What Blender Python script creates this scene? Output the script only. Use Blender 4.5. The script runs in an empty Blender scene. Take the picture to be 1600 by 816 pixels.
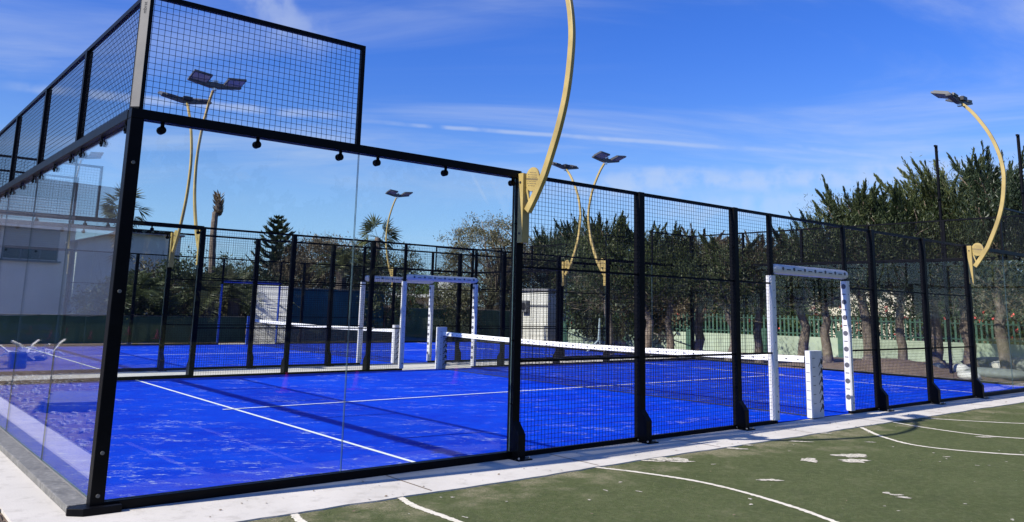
import bpy, math, random
import numpy as np
from mathutils import Vector, Matrix
R_ = math.radians
S = bpy.context.scene
COL = S.collection

# ------------------------------------------------------------------ camera
CAM = np.array([-1.6772, -6.7276, 1.5545]); YAW, PIT, ROL, FPX, CY = .6921, .1714, .0242, 1255.5, 262.15
_f = np.array([math.sin(YAW)*math.cos(PIT), math.cos(YAW)*math.cos(PIT), math.sin(PIT)])
_r = np.array([math.cos(YAW), -math.sin(YAW), 0.]); _u = np.cross(_r, _f)
_r2 = _r*math.cos(ROL)+_u*math.sin(ROL); _u2 = -_r*math.sin(ROL)+_u*math.cos(ROL)
cam = bpy.data.objects.new('camera', bpy.data.cameras.new('camera')); COL.objects.link(cam)
cam.matrix_world = Matrix(((_r2[0], _u2[0], -_f[0], CAM[0]), (_r2[1], _u2[1], -_f[1], CAM[1]), (_r2[2], _u2[2], -_f[2], CAM[2]), (0, 0, 0, 1)))
cam.data.sensor_width = 36; cam.data.lens = FPX/1600*36; cam.data.shift_y = -(408-CY)/1600
cam.data.clip_start = .05; cam.data.clip_end = 3000
S.camera = cam
def ray(u, v): return _f+(u-800)/FPX*_r2-(v-CY)/FPX*_u2
def at(u, v, D):                       # the point seen at (u, v) of the 1600 px photo, D metres away over the ground
    d = ray(u, v); return CAM+d*D/math.hypot(d[0], d[1])

# ------------------------------------------------------------------ light
SUN = Vector((-1.2, .13, 1.0)).normalized()
EL = math.asin(SUN.z); AZ = math.atan2(SUN.x, SUN.y)
S.view_settings.view_transform = 'Standard'; S.view_settings.look = 'None'
S.view_settings.exposure = 0.60; S.view_settings.gamma = 1.0; S.view_settings.use_curve_mapping = False
sl = bpy.data.lights.new('sun', 'SUN'); sl.energy = 5.0; sl.angle = R_(.53); sl.color = (1, .935, .83)
so = bpy.data.objects.new('sun', sl); COL.objects.link(so); so.rotation_euler = SUN.to_track_quat('Z', 'Y').to_euler()
so.location = (-20, 0, 30)
W = bpy.data.worlds.new('World'); S.world = W; W.use_nodes = True

class N:                                # tiny node helper
    def __init__(s, nt): s.nt = nt
    def n(s, t, **k):
        o = s.nt.nodes.new(t)
        for a, b in k.items():
            if a.startswith('i_'):
                key = a[2:]; key = int(key) if key.isdigit() else key.replace('_', ' ')
                s.set(o, key, b)
            else: setattr(o, a, b)
        return o
    def set(s, o, key, b):
        if isinstance(b, bpy.types.NodeSocket): s.nt.links.new(b, o.inputs[key])
        else: o.inputs[key].default_value = b
    def m(s, op, a, b=0., c=None, clamp=False):
        o = s.nt.nodes.new('ShaderNodeMath'); o.operation = op; o.use_clamp = clamp
        s.set(o, 0, a); s.set(o, 1, b)
        if c is not None: s.set(o, 2, c)
        return o.outputs[0]
    def vm(s, op, a, b=None):
        o = s.nt.nodes.new('ShaderNodeVectorMath'); o.operation = op; s.set(o, 0, a)
        if b is not None: s.set(o, 1, b)
        return o.outputs['Value'] if op == 'DOT_PRODUCT' else o.outputs[0]
    def mix(s, f, a, b, mode='MIX'):
        o = s.nt.nodes.new('ShaderNodeMix'); o.data_type = 'RGBA'; o.blend_type = mode
        s.set(o, 0, f); s.set(o, 6, a); s.set(o, 7, b); return o.outputs[2]
    def ramp(s, f, *st):
        o = s.nt.nodes.new('ShaderNodeValToRGB'); s.set(o, 0, f)
        while len(o.color_ramp.elements) < len(st): o.color_ramp.elements.new(.5)
        for e, (p, c) in zip(o.color_ramp.elements, st):
            e.position = p; e.color = c if len(c) == 4 else (*c, 1)
        return o.outputs[0]
    def smooth(s, x, a, b):
        o = s.nt.nodes.new('ShaderNodeMapRange'); o.interpolation_type = 'SMOOTHSTEP'
        s.set(o, 0, x); o.inputs[1].default_value = a; o.inputs[2].default_value = b; return o.outputs[0]
    def noise(s, vec, scale, detail=3., rough=.5, dist=0.):
        o = s.nt.nodes.new('ShaderNodeTexNoise'); s.set(o, 'Vector', vec)
        o.inputs['Scale'].default_value = scale; o.inputs['Detail'].default_value = detail
        o.inputs['Roughness'].default_value = rough; o.inputs['Distortion'].default_value = dist; return o.outputs[0]

w = N(W.node_tree); W.node_tree.nodes.clear()
sky = w.n('ShaderNodeTexSky', sky_type='NISHITA', sun_disc=False, sun_elevation=EL, sun_rotation=AZ, altitude=20., air_density=1.0, dust_density=.35, ozone_density=2.2)
tc = w.n('ShaderNodeTexCoord'); D = w.vm('NORMALIZE', tc.outputs['Generated'])
sp = w.n('ShaderNodeSeparateXYZ', i_0=D)
dz = w.m('ADD', w.m('MAXIMUM', sp.outputs[2], 0.), .10)
cx = w.m('DIVIDE', sp.outputs[0], dz); cyy = w.m('DIVIDE', sp.outputs[1], dz)
# streaky cirrus: stretched along one compass direction
ca, sa = math.cos(R_(-38)), math.sin(R_(-38))
la = w.m('ADD', w.m('MULTIPLY', cx, ca), w.m('MULTIPLY', cyy, sa)); lb = w.m('SUBTRACT', w.m('MULTIPLY', cyy, ca), w.m('MULTIPLY', cx, sa))
cv = w.n('ShaderNodeCombineXYZ', i_0=w.m('MULTIPLY', la, .42), i_1=w.m('MULTIPLY', lb, 1.0), i_2=.7)
n1 = w.noise(cv.outputs[0], 1.15, 7., .58, .7)
n2 = w.noise(cv.outputs[0], .45, 2., .5, .3)
cl = w.m('MULTIPLY', w.smooth(n1, .40, .76), w.smooth(n2, .38, .62))
def trail(p, q, width, u0, u1, seed):    # a straight contrail: a great circle through two directions
    a = ray(*p); b = ray(*q); a = a/np.linalg.norm(a); b = b/np.linalg.norm(b)
    n = np.cross(a, b); n /= np.linalg.norm(n); t = b-a; t /= np.linalg.norm(t); m0 = (a@t); m1 = (b@t)
    wob = w.m('MULTIPLY', w.m('SUBTRACT', w.noise(D, 9.+seed, 4.), .5), width*1.6)
    d = w.m('ABSOLUTE', w.m('ADD', w.vm('DOT_PRODUCT', D, tuple(n)), wob))
    along = w.vm('DOT_PRODUCT', D, tuple(t)); k = (along, m0, m1)
    fall = w.m('SUBTRACT', 1., w.smooth(d, width*.15, width))
    g = w.m('MULTIPLY', w.smooth(along, m0, m0+(m1-m0)*u0), w.m('SUBTRACT', 1., w.smooth(along, m0+(m1-m0)*u1, m1)))
    return w.m('MULTIPLY', w.m('MULTIPLY', fall, g), w.m('MULTIPLY', w.smooth(w.noise(D, 26.+seed, 3.), .25, .6), 1.))
t1 = trail((540, 188), (1360, 246), .0038, .18, .5, 0)
t5 = trail((820, 292), (1900, 258), .020, .15, .9, 12); t6 = trail((900, 330), (1900, 300), .026, .2, .9, 14); t7 = trail((330, -90), (520, 110), .035, .3, .6, 17)
t2 = trail((-40, 130), (640, 192), .0075, .2, .6, 5)
t3 = trail((1190, 222), (1420, 252), .003, .3, .6, 9)
t4 = trail((735, 270), (765, 325), .003, .3, .6, 3)
tint = w.mix(w.smooth(sp.outputs[2], .10, .36), (.80, 1.16, 1.85, 1), (.46, .97, 2.2, 1))
base = w.mix(1., sky.outputs[0], tint, 'MULTIPLY')
hz = w.m('SUBTRACT', 1., w.smooth(sp.outputs[2], -.02, .26))
base = w.mix(w.m('MULTIPLY', hz, .42), base, (5.6, 8.8, 11.8, 1))
cloudc = (7.6, 8.6, 10.4, 1)
c = w.mix(w.m('MULTIPLY', cl, .68), base, cloudc)
c = w.mix(w.m('MULTIPLY', t1, .42), c, cloudc); c = w.mix(w.m('MULTIPLY', t2, .42), c, cloudc)
c = w.mix(w.m('MULTIPLY', t5, .42), c, cloudc); c = w.mix(w.m('MULTIPLY', t6, .30), c, cloudc); c = w.mix(w.m('MULTIPLY', t7, .34), c, cloudc)
c = w.mix(w.m('MULTIPLY', t3, .2), c, cloudc); c = w.mix(w.m('MULTIPLY', t4, .2), c, cloudc)
bg = w.n('ShaderNodeBackground', i_0=c, i_1=.0555); out = w.n('ShaderNodeOutputWorld', i_0=bg.outputs[0])
S.cycles.transparent_max_bounces = 48; S.cycles.max_bounces = 8; S.cycles.use_denoising = True
S.cycles.caustics_reflective = False; S.cycles.caustics_refractive = False

# ------------------------------------------------------------------ materials
MATS = {}
def mat(name):
    m = bpy.data.materials.new(name); m.use_nodes = True; m.node_tree.nodes.clear(); MATS[name] = m
    h = N(m.node_tree); h.out = h.n('ShaderNodeOutputMaterial')
    return m, h
def c3(c): return (*c, 1) if len(c) == 3 else c
def paint(name, col, rough=.5, var=.15, scale=6., metal=0., bump=0., bscale=60., spec=.5, dust=None, coat=0.):
    m, h = mat(name); P = h.n('ShaderNodeTexCoord').outputs['Object']
    n = h.noise(P, scale, 4., .6); lo = tuple(x*(1-var) for x in col); hi = tuple(min(1, x*(1+var)) for x in col)
    cc = h.ramp(n, (.3, lo), (.7, hi))
    if dust:
        cc = h.mix(h.m('MULTIPLY', h.smooth(h.noise(P, scale*2.3, 6., .65), .48, .72), dust[1]), cc, c3(dust[0]))
    b = h.n('ShaderNodeBsdfPrincipled', i_Base_Color=cc, i_Roughness=h.m('ADD', rough-.06, h.m('MULTIPLY', n, .12)), i_Metallic=metal, i_Specular_IOR_Level=spec)
    if coat: b.inputs['Coat Weight'].default_value = coat
    if bump:
        bb = h.n('ShaderNodeBump', i_Strength=bump, i_Height=h.noise(P, bscale, 4., .6)); bb.inputs['Distance'].default_value = .01
        h.set(b, 'Normal', bb.outputs[0])
    h.set(h.out, 0, b.outputs[0]); return m
M = {}
M['black'] = paint('black_steel', (.0030, .0032, .0045), .42, .3, 5., spec=.09, dust=((.010, .010, .011), .3))
M['wire'] = paint('wire', (.004, .004, .006), .5, .1, spec=.25)
M['rail_grey'] = paint('dusty_rail', (.12, .118, .11), .6, .3, 9., bump=.4, dust=((.32, .31, .29), .5))
M['grey_plate'] = paint('grey_plate', (.17, .162, .155), .5, .12)
M['gold'] = paint('gold_paint', (.35, .262, .088), .42, .2, 4., spec=.5)
M['gold_dark'] = paint('gold_holes', (.10, .08, .05), .6, .1)
M['white_pad'] = paint('white_pad', (.58, .58, .58), .45, .07, 9., bump=.25, bscale=18., dust=((.45, .43, .40), .25))
M['blue_pad'] = paint('blue_pad', (.02, .07, .36), .5, .1)
M['ink'] = paint('ink', (.015, .015, .02), .5, .1)
M['grey_ink'] = paint('grey_ink', (.07, .07, .085), .5, .2)
M['lens'] = paint('led_lens', (.26, .26, .25), .35, .1, 30., spec=.3)
M['lamp_body'] = paint('lamp_body', (.06, .062, .066), .45, .2)
M['chrome'] = paint('chrome', (.6, .6, .6), .25, .1, metal=1.)
M['net'] = paint('net_cord', (.012, .013, .016), .8, .2)
M['band'] = paint('net_band', (.78, .78, .77), .6, .05, 6.)
M['pink'] = paint('pink_plastic', (.75, .05, .25), .45, .1)

def mat_glass():
    m, h = mat('glass'); g = h.n('ShaderNodeNewGeometry')
    cth = h.m('ABSOLUTE', h.vm('DOT_PRODUCT', g.outputs['Normal'], g.outputs['Incoming']))
    fr = h.m('ADD', .022, h.m('MULTIPLY', .93, h.m('POWER', h.m('SUBTRACT', 1., cth, clamp=True), 5.)))
    P = h.n('ShaderNodeTexCoord').outputs['Object']
    t = h.n('ShaderNodeBsdfTransparent', i_0=(.965, .985, .98, 1)); gl = h.n('ShaderNodeBsdfGlossy', i_0=(1, 1, 1, 1), i_1=.0)
    df = h.n('ShaderNodeBsdfDiffuse', i_0=(.5, .55, .55, 1))
    smear = h.m('MULTIPLY', h.smooth(h.noise(P, 1.3, 6., .65, .6), .42, .8), .035)
    tt = h.n('ShaderNodeMixShader', i_0=h.m('MULTIPLY', smear, .06), i_1=t.outputs[0], i_2=df.outputs[0])
    mx = h.n('ShaderNodeMixShader', i_0=fr, i_1=tt.outputs[0], i_2=gl.outputs[0])
    h.set(h.out, 0, mx.outputs[0]); return m
M['glass'] = mat_glass()
M['glass_edge'] = paint('glass_edge', (.10, .16, .15), .25, .2)

def mat_blue():
    m, h = mat('blue_turf'); P = h.n('ShaderNodeNewGeometry').outputs['Position']
    big = h.noise(P, .55, 3.); mid = h.noise(P, 3.5, 5., .6); fine = h.noise(P, 150., 3., .7)
    c = h.mix(h.smooth(big, .3, .7), (.0002, .023, .44, 1), (.0003, .042, .53, 1))
    c = h.mix(h.m('MULTIPLY', h.smooth(mid, .35, .7), .35), c, (.0005, .070, .66, 1))
    c = h.mix(h.m('MULTIPLY', h.smooth(fine, .5, .75), .28), c, (.001, .02, .30, 1))
    # infill sand: dashes brushed one way, gathered in patches
    q = h.n('ShaderNodeSeparateXYZ', i_0=P); k1, k2 = math.cos(R_(-38)), math.sin(R_(-38))
    mp = h.n('ShaderNodeCombineXYZ', i_0=h.m('MULTIPLY', h.m('ADD', h.m('MULTIPLY', q.outputs[0], k1), h.m('MULTIPLY', q.outputs[1], k2)), .8), i_1=h.m('MULTIPLY', h.m('SUBTRACT', h.m('MULTIPLY', q.outputs[1], k1), h.m('MULTIPLY', q.outputs[0], k2)), 1.9))
    s1 = h.noise(mp.outputs[0], 1.6, 6., .62, .3); s2 = h.noise(mp.outputs[0], 13., 5., .75, .8); s3 = h.noise(P, .8, 2.); nearc = h.m('MULTIPLY', h.m('SUBTRACT', 1., h.smooth(h.m('ADD', q.outputs[0], h.m('MULTIPLY', q.outputs[1], 1.2)), 1., 9.)), .055)
    band = h.n('ShaderNodeSeparateXYZ', i_0=P)
    sand = h.m('MULTIPLY', h.smooth(h.m('ADD', h.m('ADD', s1, nearc), h.m('MULTIPLY', s3, .22)), .65, .765), h.smooth(s2, .52, .59))
    sand2 = h.m('MULTIPLY', h.smooth(h.m('ADD', h.noise(mp.outputs[0], 4.5, 5., .7, .5), nearc), .65, .705), .85)
    grain = h.smooth(h.noise(P, 85., 3., .7), .38, .58)
    tot = h.m('MULTIPLY', h.m('MAXIMUM', sand, sand2), h.m('MULTIPLY_ADD', grain, .75, .25) if False else h.m('ADD', .2, h.m('MULTIPLY', grain, .7)), clamp=True)
    c = h.mix(h.m('MULTIPLY', tot, .95), c, (.44, .50, .54, 1))
    haze = h.m('MULTIPLY', h.smooth(h.noise(mp.outputs[0], .9, 5., .6, .4), .5, .78), .14)
    c = h.mix(haze, c, (.006, .085, .52, 1))
    b = h.n('ShaderNodeBsdfPrincipled', i_Base_Color=c, i_Roughness=.9, i_Specular_IOR_Level=.05)
    bp = h.n('ShaderNodeBump', i_Strength=.6, i_Height=fine); bp.inputs['Distance'].default_value = .01; h.set(b, 'Normal', bp.outputs[0])
    h.set(h.out, 0, b.outputs[0]); return m
M['blue_turf'] = mat_blue()
def mat_green():
    m, h = mat('green_turf'); P = h.n('ShaderNodeNewGeometry').outputs['Position']
    c = h.ramp(h.noise(P, .7, 4., .6), (.25, (.074, .098, .034)), (.75, (.108, .134, .054)))
    c = h.mix(h.m('MULTIPLY', h.smooth(h.noise(P, 9., 5., .7), .4, .7), .35), c, (.142, .144, .070, 1))
    c = h.mix(h.m('MULTIPLY', h.smooth(h.noise(P, 32., 4., .85), .44, .62), .5), c, (.056, .070, .030, 1))
    c = h.mix(h.m('MULTIPLY', h.smooth(h.noise(P, 120., 3., .8), .42, .68), .55), c, (.046, .054, .020, 1))
    c = h.mix(h.m('MULTIPLY', h.smooth(h.noise(P, 45., 3., .8), .55, .75), .35), c, (.20, .195, .105, 1))
    c = h.mix(h.m('MULTIPLY', h.smooth(h.noise(P, 15., 5., .8, .4), .47, .62), .42), c, (.150, .158, .082, 1))
    c = h.mix(h.m('MULTIPLY', h.smooth(h.noise(P, 2.6, 6., .75, .6), .50, .66), .30), c, (.052, .066, .030, 1))
    y = h.n('ShaderNodeSeparateXYZ', i_0=P).outputs[1]
    near = h.smooth(y, -2.3, -.7)
    dust = h.m('MULTIPLY', h.smooth(h.m('ADD', h.noise(P, 1.4, 6., .68), h.m('MULTIPLY', near, .16)), .58, .78), h.m('ADD', .2, h.m('MULTIPLY', near, .6)))
    c = h.mix(h.m('MULTIPLY', dust, h.smooth(h.noise(P, 60., 4., .7), .3, .65)), c, (.36, .31, .21, 1))
    sp_ = h.m('GREATER_THAN', h.noise(P, 26., 2., .5), .79)
    c = h.mix(sp_, c, (.5, .48, .42, 1))
    b = h.n('ShaderNodeBsdfPrincipled', i_Base_Color=c, i_Roughness=.95, i_Specular_IOR_Level=.1)
    bp = h.n('ShaderNodeBump', i_Strength=.9, i_Height=h.noise(P, 110., 3., .8)); bp.inputs['Distance'].default_value = .015; h.set(b, 'Normal', bp.outputs[0])
    h.set(h.out, 0, b.outputs[0]); return m
M['green_turf'] = mat_green()
def ground_mat(name, a, b_, c_, rough=.9, s=(.6, 7., 60.), bump=.5, dist=.02, crack=False):
    m, h = mat(name); P = h.n('ShaderNodeNewGeometry').outputs['Position']
    c = h.ramp(h.noise(P, s[0], 4., .6), (.3, a), (.7, b_))
    c = h.mix(h.m('MULTIPLY', h.smooth(h.noise(P, s[1], 6., .7), .5, .72), .6), c, c3(c_))
    f = h.noise(P, s[2], 4., .75); c = h.mix(h.m('MULTIPLY', h.smooth(f, .5, .8), .3), c, tuple(x*.55 for x in c_)+(1,))
    b = h.n('ShaderNodeBsdfPrincipled', i_Base_Color=c, i_Roughness=rough, i_Specular_IOR_Level=.2)
    bp = h.n('ShaderNodeBump', i_Strength=bump, i_Height=h.m('ADD', f, h.noise(P, s[1], 6., .7))); bp.inputs['Distance'].default_value = dist; h.set(b, 'Normal', bp.outputs[0])
    h.set(h.out, 0, b.outputs[0]); return m
M['concrete'] = ground_mat('concrete', (.46, .44, .40), (.56, .535, .49), (.33, .31, .275), s=(.9, 5., 70.), bump=.3, dist=.01)
M['dirt'] = ground_mat('dirt', (.12, .09, .065), (.20, .155, .115), (.27, .22, .17), s=(.5, 5., 26.), bump=.8, dist=.04)
M['soil'] = ground_mat('soil', (.11, .075, .052), (.17, .12, .085), (.24, .18, .13), s=(.7, 5., 26.), bump=.8, dist=.04)
M['line'] = ground_mat('line_paint', (.66, .67, .66), (.74, .74, .72), (.45, .46, .5), s=(2., 14., 70.), bump=.3, dist=.004)
M['old_line'] = ground_mat('worn_paint', (.60, .56, .46), (.68, .64, .54), (.30, .31, .22), s=(3., 18., 70.), bump=.4, dist=.01)
M['sand'] = ground_mat('pale_sand', (.50, .46, .38), (.66, .62, .54), (.34, .32, .24), s=(4., 25., 90.), bump=.6, dist=.01)
def mat_worn():
    m, h = mat('spilt_sand'); P = h.n('ShaderNodeNewGeometry').outputs['Position']
    a = h.mix(h.smooth(h.noise(P, 30., 4., .8), .40, .56), (.062, .078, .034, 1), (.50, .46, .37, 1))
    a = h.mix(h.m('MULTIPLY', h.noise(P, 120., 3., .8), .6), a, (.70, .66, .57, 1))
    b = h.n('ShaderNodeBsdfPrincipled', i_Base_Color=a, i_Roughness=.95, i_Specular_IOR_Level=.1); h.set(h.out, 0, b.outputs[0]); return m
M['sand'] = mat_worn()
M['stone'] = ground_mat('stone', (.38, .36, .33), (.5, .48, .44), (.3, .28, .25), s=(2., 9., 50.), bump=.6, dist=.02)

def wall_mat(name, col, lines=None, var=.1, stain_shade=.3, rough=.8):
    m, h = mat(name); P = h.n('ShaderNodeNewGeometry').outputs['Position']
    c = h.ramp(h.noise(P, .8, 5., .6), (.3, tuple(x*(1-var) for x in col)), (.7, tuple(min(1, x*(1+var)) for x in col)))
    mp = h.n('ShaderNodeMapping', i_Vector=P); mp.inputs['Scale'].default_value = (1, 1, .25)
    c = h.mix(h.m('MULTIPLY', h.smooth(h.noise(mp.outputs[0], 3., 6., .7), .5, .75), stain_shade), c, tuple(x*.6 for x in col)+(1,))
    b = h.n('ShaderNodeBsdfPrincipled', i_Base_Color=c, i_Roughness=rough, i_Specular_IOR_Level=.25)
    if lines:
        z = h.n('ShaderNodeSeparateXYZ', i_0=P).outputs[2]
        k = h.m('FRACT', h.m('MULTIPLY', z, 1/lines)); bp = h.n('ShaderNodeBump', i_Strength=1., i_Height=h.m('PINGPONG', h.m('MULTIPLY', k, 1.), .5)); bp.inputs['Distance'].default_value = lines*.12
        h.set(b, 'Normal', bp.outputs[0])
    h.set(h.out, 0, b.outputs[0]); return m
M['white_wall'] = wall_mat('white_wall', (.62, .61, .59), None, .06, .15)
M['hut_wall'] = wall_mat('hut_wall', (.66, .65, .60), .22, .06, .25)
M['grey_wall'] = wall_mat('grey_wall', (.12, .125, .14), None, .1, .2)
M['teal_wall'] = wall_mat('teal_wall', (.44, .50, .50), None, .06, .12)
M['shutter'] = wall_mat('shutter', (.34, .33, .31), .10, .05, .1)
M['cream'] = wall_mat('cream', (.70, .64, .52), None, .06, .15)
M['roof_grey'] = wall_mat('roof_grey', (.20, .20, .22), .15, .1, .2)
M['mint_wall'] = wall_mat('mint_wall', (.36, .43, .33), None, .25, .9)  # strong dark mottle: tree shade painted into the colour, along with real stain patches
M['mint_fence'] = paint('mint_fence', (.035, .095, .065), .5, .25)
M['screen'] = wall_mat('green_screen', (.040, .080, .062), None, .3, .5, .9)
M['screen_dark'] = wall_mat('teal_screen', (.018, .085, .115), None, .2, .4, .9)
M['window'] = paint('window_glass', (.02, .026, .030), .35, .1, spec=.3)
M['plastic_white'] = paint('scrap_white', (.68, .66, .62), .6, .15)
M['tarp_dark'] = paint('dark_tarp', (.018, .028, .055), .5, .3, bump=.5, bscale=12.)
M['bag'] = paint('sack_cloth', (.56, .54, .49), .8, .15, 8., bump=.8, bscale=14., dust=((.3, .28, .24), .5))
M['tarp_grey'] = paint('grey_sheeting', (.17, .18, .16), .7, .3, 5., bump=.8, bscale=9.)
M['wood'] = paint('weathered_wood', (.38, .30, .22), .8, .2, 8.)

def foliage(name, dark, light, tip=None, trans=.25):
    m, h = mat(name); g = h.n('ShaderNodeNewGeometry'); oi = h.n('ShaderNodeObjectInfo')
    r = g.outputs['Random Per Island']; n = h.noise(g.outputs['Position'], .9, 3.)
    f = h.m('ADD', h.m('MULTIPLY', r, .55), h.m('MULTIPLY', n, .45))
    c = h.ramp(f, (.2, dark), (.62, light), (.9, tip or tuple(x*1.5 for x in light)))
    c = h.mix(1., c, h.ramp(oi.outputs['Random'], (0., (.66, .72, .68)), (1., (1.25, 1.15, 1.05))), 'MULTIPLY')
    d = h.n('ShaderNodeBsdfDiffuse', i_0=c); t = h.n('ShaderNodeBsdfTranslucent', i_0=c)
    gl = h.n('ShaderNodeBsdfGlossy', i_0=(.5, .5, .5, 1), i_1=.45)
    mx = h.n('ShaderNodeMixShader', i_0=trans, i_1=d.outputs[0], i_2=t.outputs[0])
    mx2 = h.n('ShaderNodeMixShader', i_0=.05, i_1=mx.outputs[0], i_2=gl.outputs[0])
    h.set(h.out, 0, mx2.outputs[0]); return m
M['cypress'] = foliage('cypress_leaf', (.028, .046, .019), (.078, .106, .042), (.15, .17, .07))
M['cypress_blue'] = foliage('conifer_leaf', (.022, .040, .024), (.058, .086, .046), (.10, .135, .07))
M['brown_leaf'] = foliage('dry_leaf', (.080, .066, .045), (.16, .13, .085), (.23, .19, .12))
M['olive'] = foliage('olive_leaf', (.070, .074, .038), (.165, .155, .085), (.27, .235, .14))
M['green_leaf'] = foliage('green_leaf', (.018, .040, .012), (.060, .100, .024), (.14, .17, .04))
M['dark_leaf'] = foliage('dark_leaf', (.025, .040, .020), (.065, .085, .040), (.11, .13, .06))
M['palm'] = foliage('palm_leaf', (.05, .065, .028), (.13, .145, .065), (.22, .22, .11))
M['palm_dead'] = foliage('dead_palm_leaf', (.09, .065, .04), (.18, .135, .085), (.24, .19, .12))
M['litter'] = paint('litter', (.16, .12, .08), .9, .5, 3.)
M['bark'] = paint('bark', (.13, .098, .075), .9, .5, 5., bump=1., bscale=22., dust=((.34, .28, .22), .55))
M['bark_dark'] = paint('bark_dark', (.09, .07, .055), .9, .35, 6., bump=1., bscale=22.)
M['flower'] = paint('red_flower', (.70, .10, .08), .6, .3, 3.)

# ------------------------------------------------------------------ mesh helpers
class MB:
    def __init__(s): s.v = []; s.f = []; s.m = []
    def add(s, vs, fs, mi=0):
        b = len(s.v); s.v += [tuple(map(float, p)) for p in vs]; s.f += [tuple(b+i for i in q) for q in fs]; s.m += [mi]*len(fs); return s
    def box(s, a, b, mi=0):
        x0, y0, z0 = (min(p, q) for p, q in zip(a, b)); x1, y1, z1 = (max(p, q) for p, q in zip(a, b))
        return s.add([(x0,y0,z0),(x1,y0,z0),(x1,y1,z0),(x0,y1,z0),(x0,y0,z1),(x1,y0,z1),(x1,y1,z1),(x0,y1,z1)],
                     [(0,3,2,1),(4,5,6,7),(0,1,5,4),(1,2,6,5),(2,3,7,6),(3,0,4,7)], mi)
    def prism(s, poly, a0, a1, axis='x', mi=0):      # poly: 2D points, extruded along the axis
        k = len(poly)
        def P(p, a): return {'x': (a, p[0], p[1]), 'y': (p[0], a, p[1]), 'z': (p[0], p[1], a)}[axis]
        vs = [P(p, a0) for p in poly]+[P(p, a1) for p in poly]
        return s.add(vs, [tuple(range(k))[::-1], tuple(range(k, 2*k))]+[(i, (i+1) % k, k+(i+1) % k, k+i) for i in range(k)], mi)
    def cyl(s, a, b, r, r2=None, n=10, mi=0, caps=True):
        a = Vector(a); b = Vector(b); d = (b-a).normalized(); t = Vector((0, 0, 1)) if abs(d.z) < .9 else Vector((1, 0, 0))
        e = d.cross(t).normalized(); g = d.cross(e); r2 = r if r2 is None else r2
        vs = [a+(e*math.cos(2*math.pi*i/n)+g*math.sin(2*math.pi*i/n))*r for i in range(n)]+[b+(e*math.cos(2*math.pi*i/n)+g*math.sin(2*math.pi*i/n))*r2 for i in range(n)]
        fs = [(i, (i+1) % n, n+(i+1) % n, n+i) for i in range(n)]
        if caps: fs += [tuple(range(n))[::-1], tuple(range(n, 2*n))]
        return s.add(vs, fs, mi)
    def tube(s, pts, rad, n=8, mi=0):
        pts = [Vector(p) for p in pts]; rr = rad if hasattr(rad, '__len__') else [rad]*len(pts)
        vs = []; fs = []; e = None
        for i, p in enumerate(pts):
            d = (pts[min(i+1, len(pts)-1)]-pts[max(i-1, 0)]).normalized()
            if e is None: e = d.cross(Vector((.3, .2, 1)) if abs(d.z) < .9 else Vector((1, 0, 0))).normalized()
            e = (e-d*e.dot(d)).normalized(); g = d.cross(e)
            vs += [p+(e*math.cos(2*math.pi*k/n)+g*math.sin(2*math.pi*k/n))*rr[i] for k in range(n)]
        for i in range(len(pts)-1):
            fs += [(i*n+k, i*n+(k+1) % n, (i+1)*n+(k+1) % n, (i+1)*n+k) for k in range(n)]
        fs += [tuple(range(n))[::-1], tuple(range((len(pts)-1)*n, len(pts)*n))]
        return s.add(vs, fs, mi)
    def build(s, name, mats, parent=None, smooth=False, bevel=0.):
        me = bpy.data.meshes.new(name); me.from_pydata(s.v, [], s.f)
        for k in (mats if isinstance(mats, (list, tuple)) else [mats]): me.materials.append(M[k])
        me.polygons.foreach_set('material_index', s.m)
        if smooth: me.polygons.foreach_set('use_smooth', [True]*len(s.f))
        me.update(); o = bpy.data.objects.new(name, me); COL.objects.link(o)
        if bevel:
            b = o.modifiers.new('bevel', 'BEVEL'); b.width = bevel; b.segments = 2; b.limit_method = 'ANGLE'
        if parent: o.parent = parent
        return o
def tag(o, label, cat, group=None, kind=None):
    o['label'] = label; o['category'] = cat
    if group: o['group'] = group
    if kind: o['kind'] = kind
    return o
def empty(name, loc, label, cat, group=None, rz=0.):
    o = bpy.data.objects.new(name, None); COL.objects.link(o); o.location = loc; o.rotation_euler[2] = rz; o.empty_display_size = .2
    return tag(o, label, cat, group)
def copy_tree(o, parent=None):
    c = o.copy(); COL.objects.link(c); c.parent = parent
    for ch in [q for q in bpy.data.objects if q.parent == o]: copy_tree(ch, c)
    return c
def struct(o): o['kind'] = 'structure'; return o
def quads(name, V, mats, parent=None, mi=None, k=4):      # V: (n, k, 3) loose faces
    V = np.asarray(V, dtype=np.float32); n = len(V); me = bpy.data.meshes.new(name)
    me.vertices.add(n*k); me.vertices.foreach_set('co', V.reshape(-1)); me.loops.add(n*k); me.loops.foreach_set('vertex_index', np.arange(n*k, dtype=np.int32))
    me.polygons.add(n); me.polygons.foreach_set('loop_start', np.arange(0, n*k, k, dtype=np.int32))
    for q in (mats if isinstance(mats, (list, tuple)) else [mats]): me.materials.append(M[q])
    if mi is not None: me.polygons.foreach_set('material_index', np.asarray(mi, dtype=np.int32))
    me.update(calc_edges=True); o = bpy.data.objects.new(name, me); COL.objects.link(o)
    if parent: o.parent = parent
    return o

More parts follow.
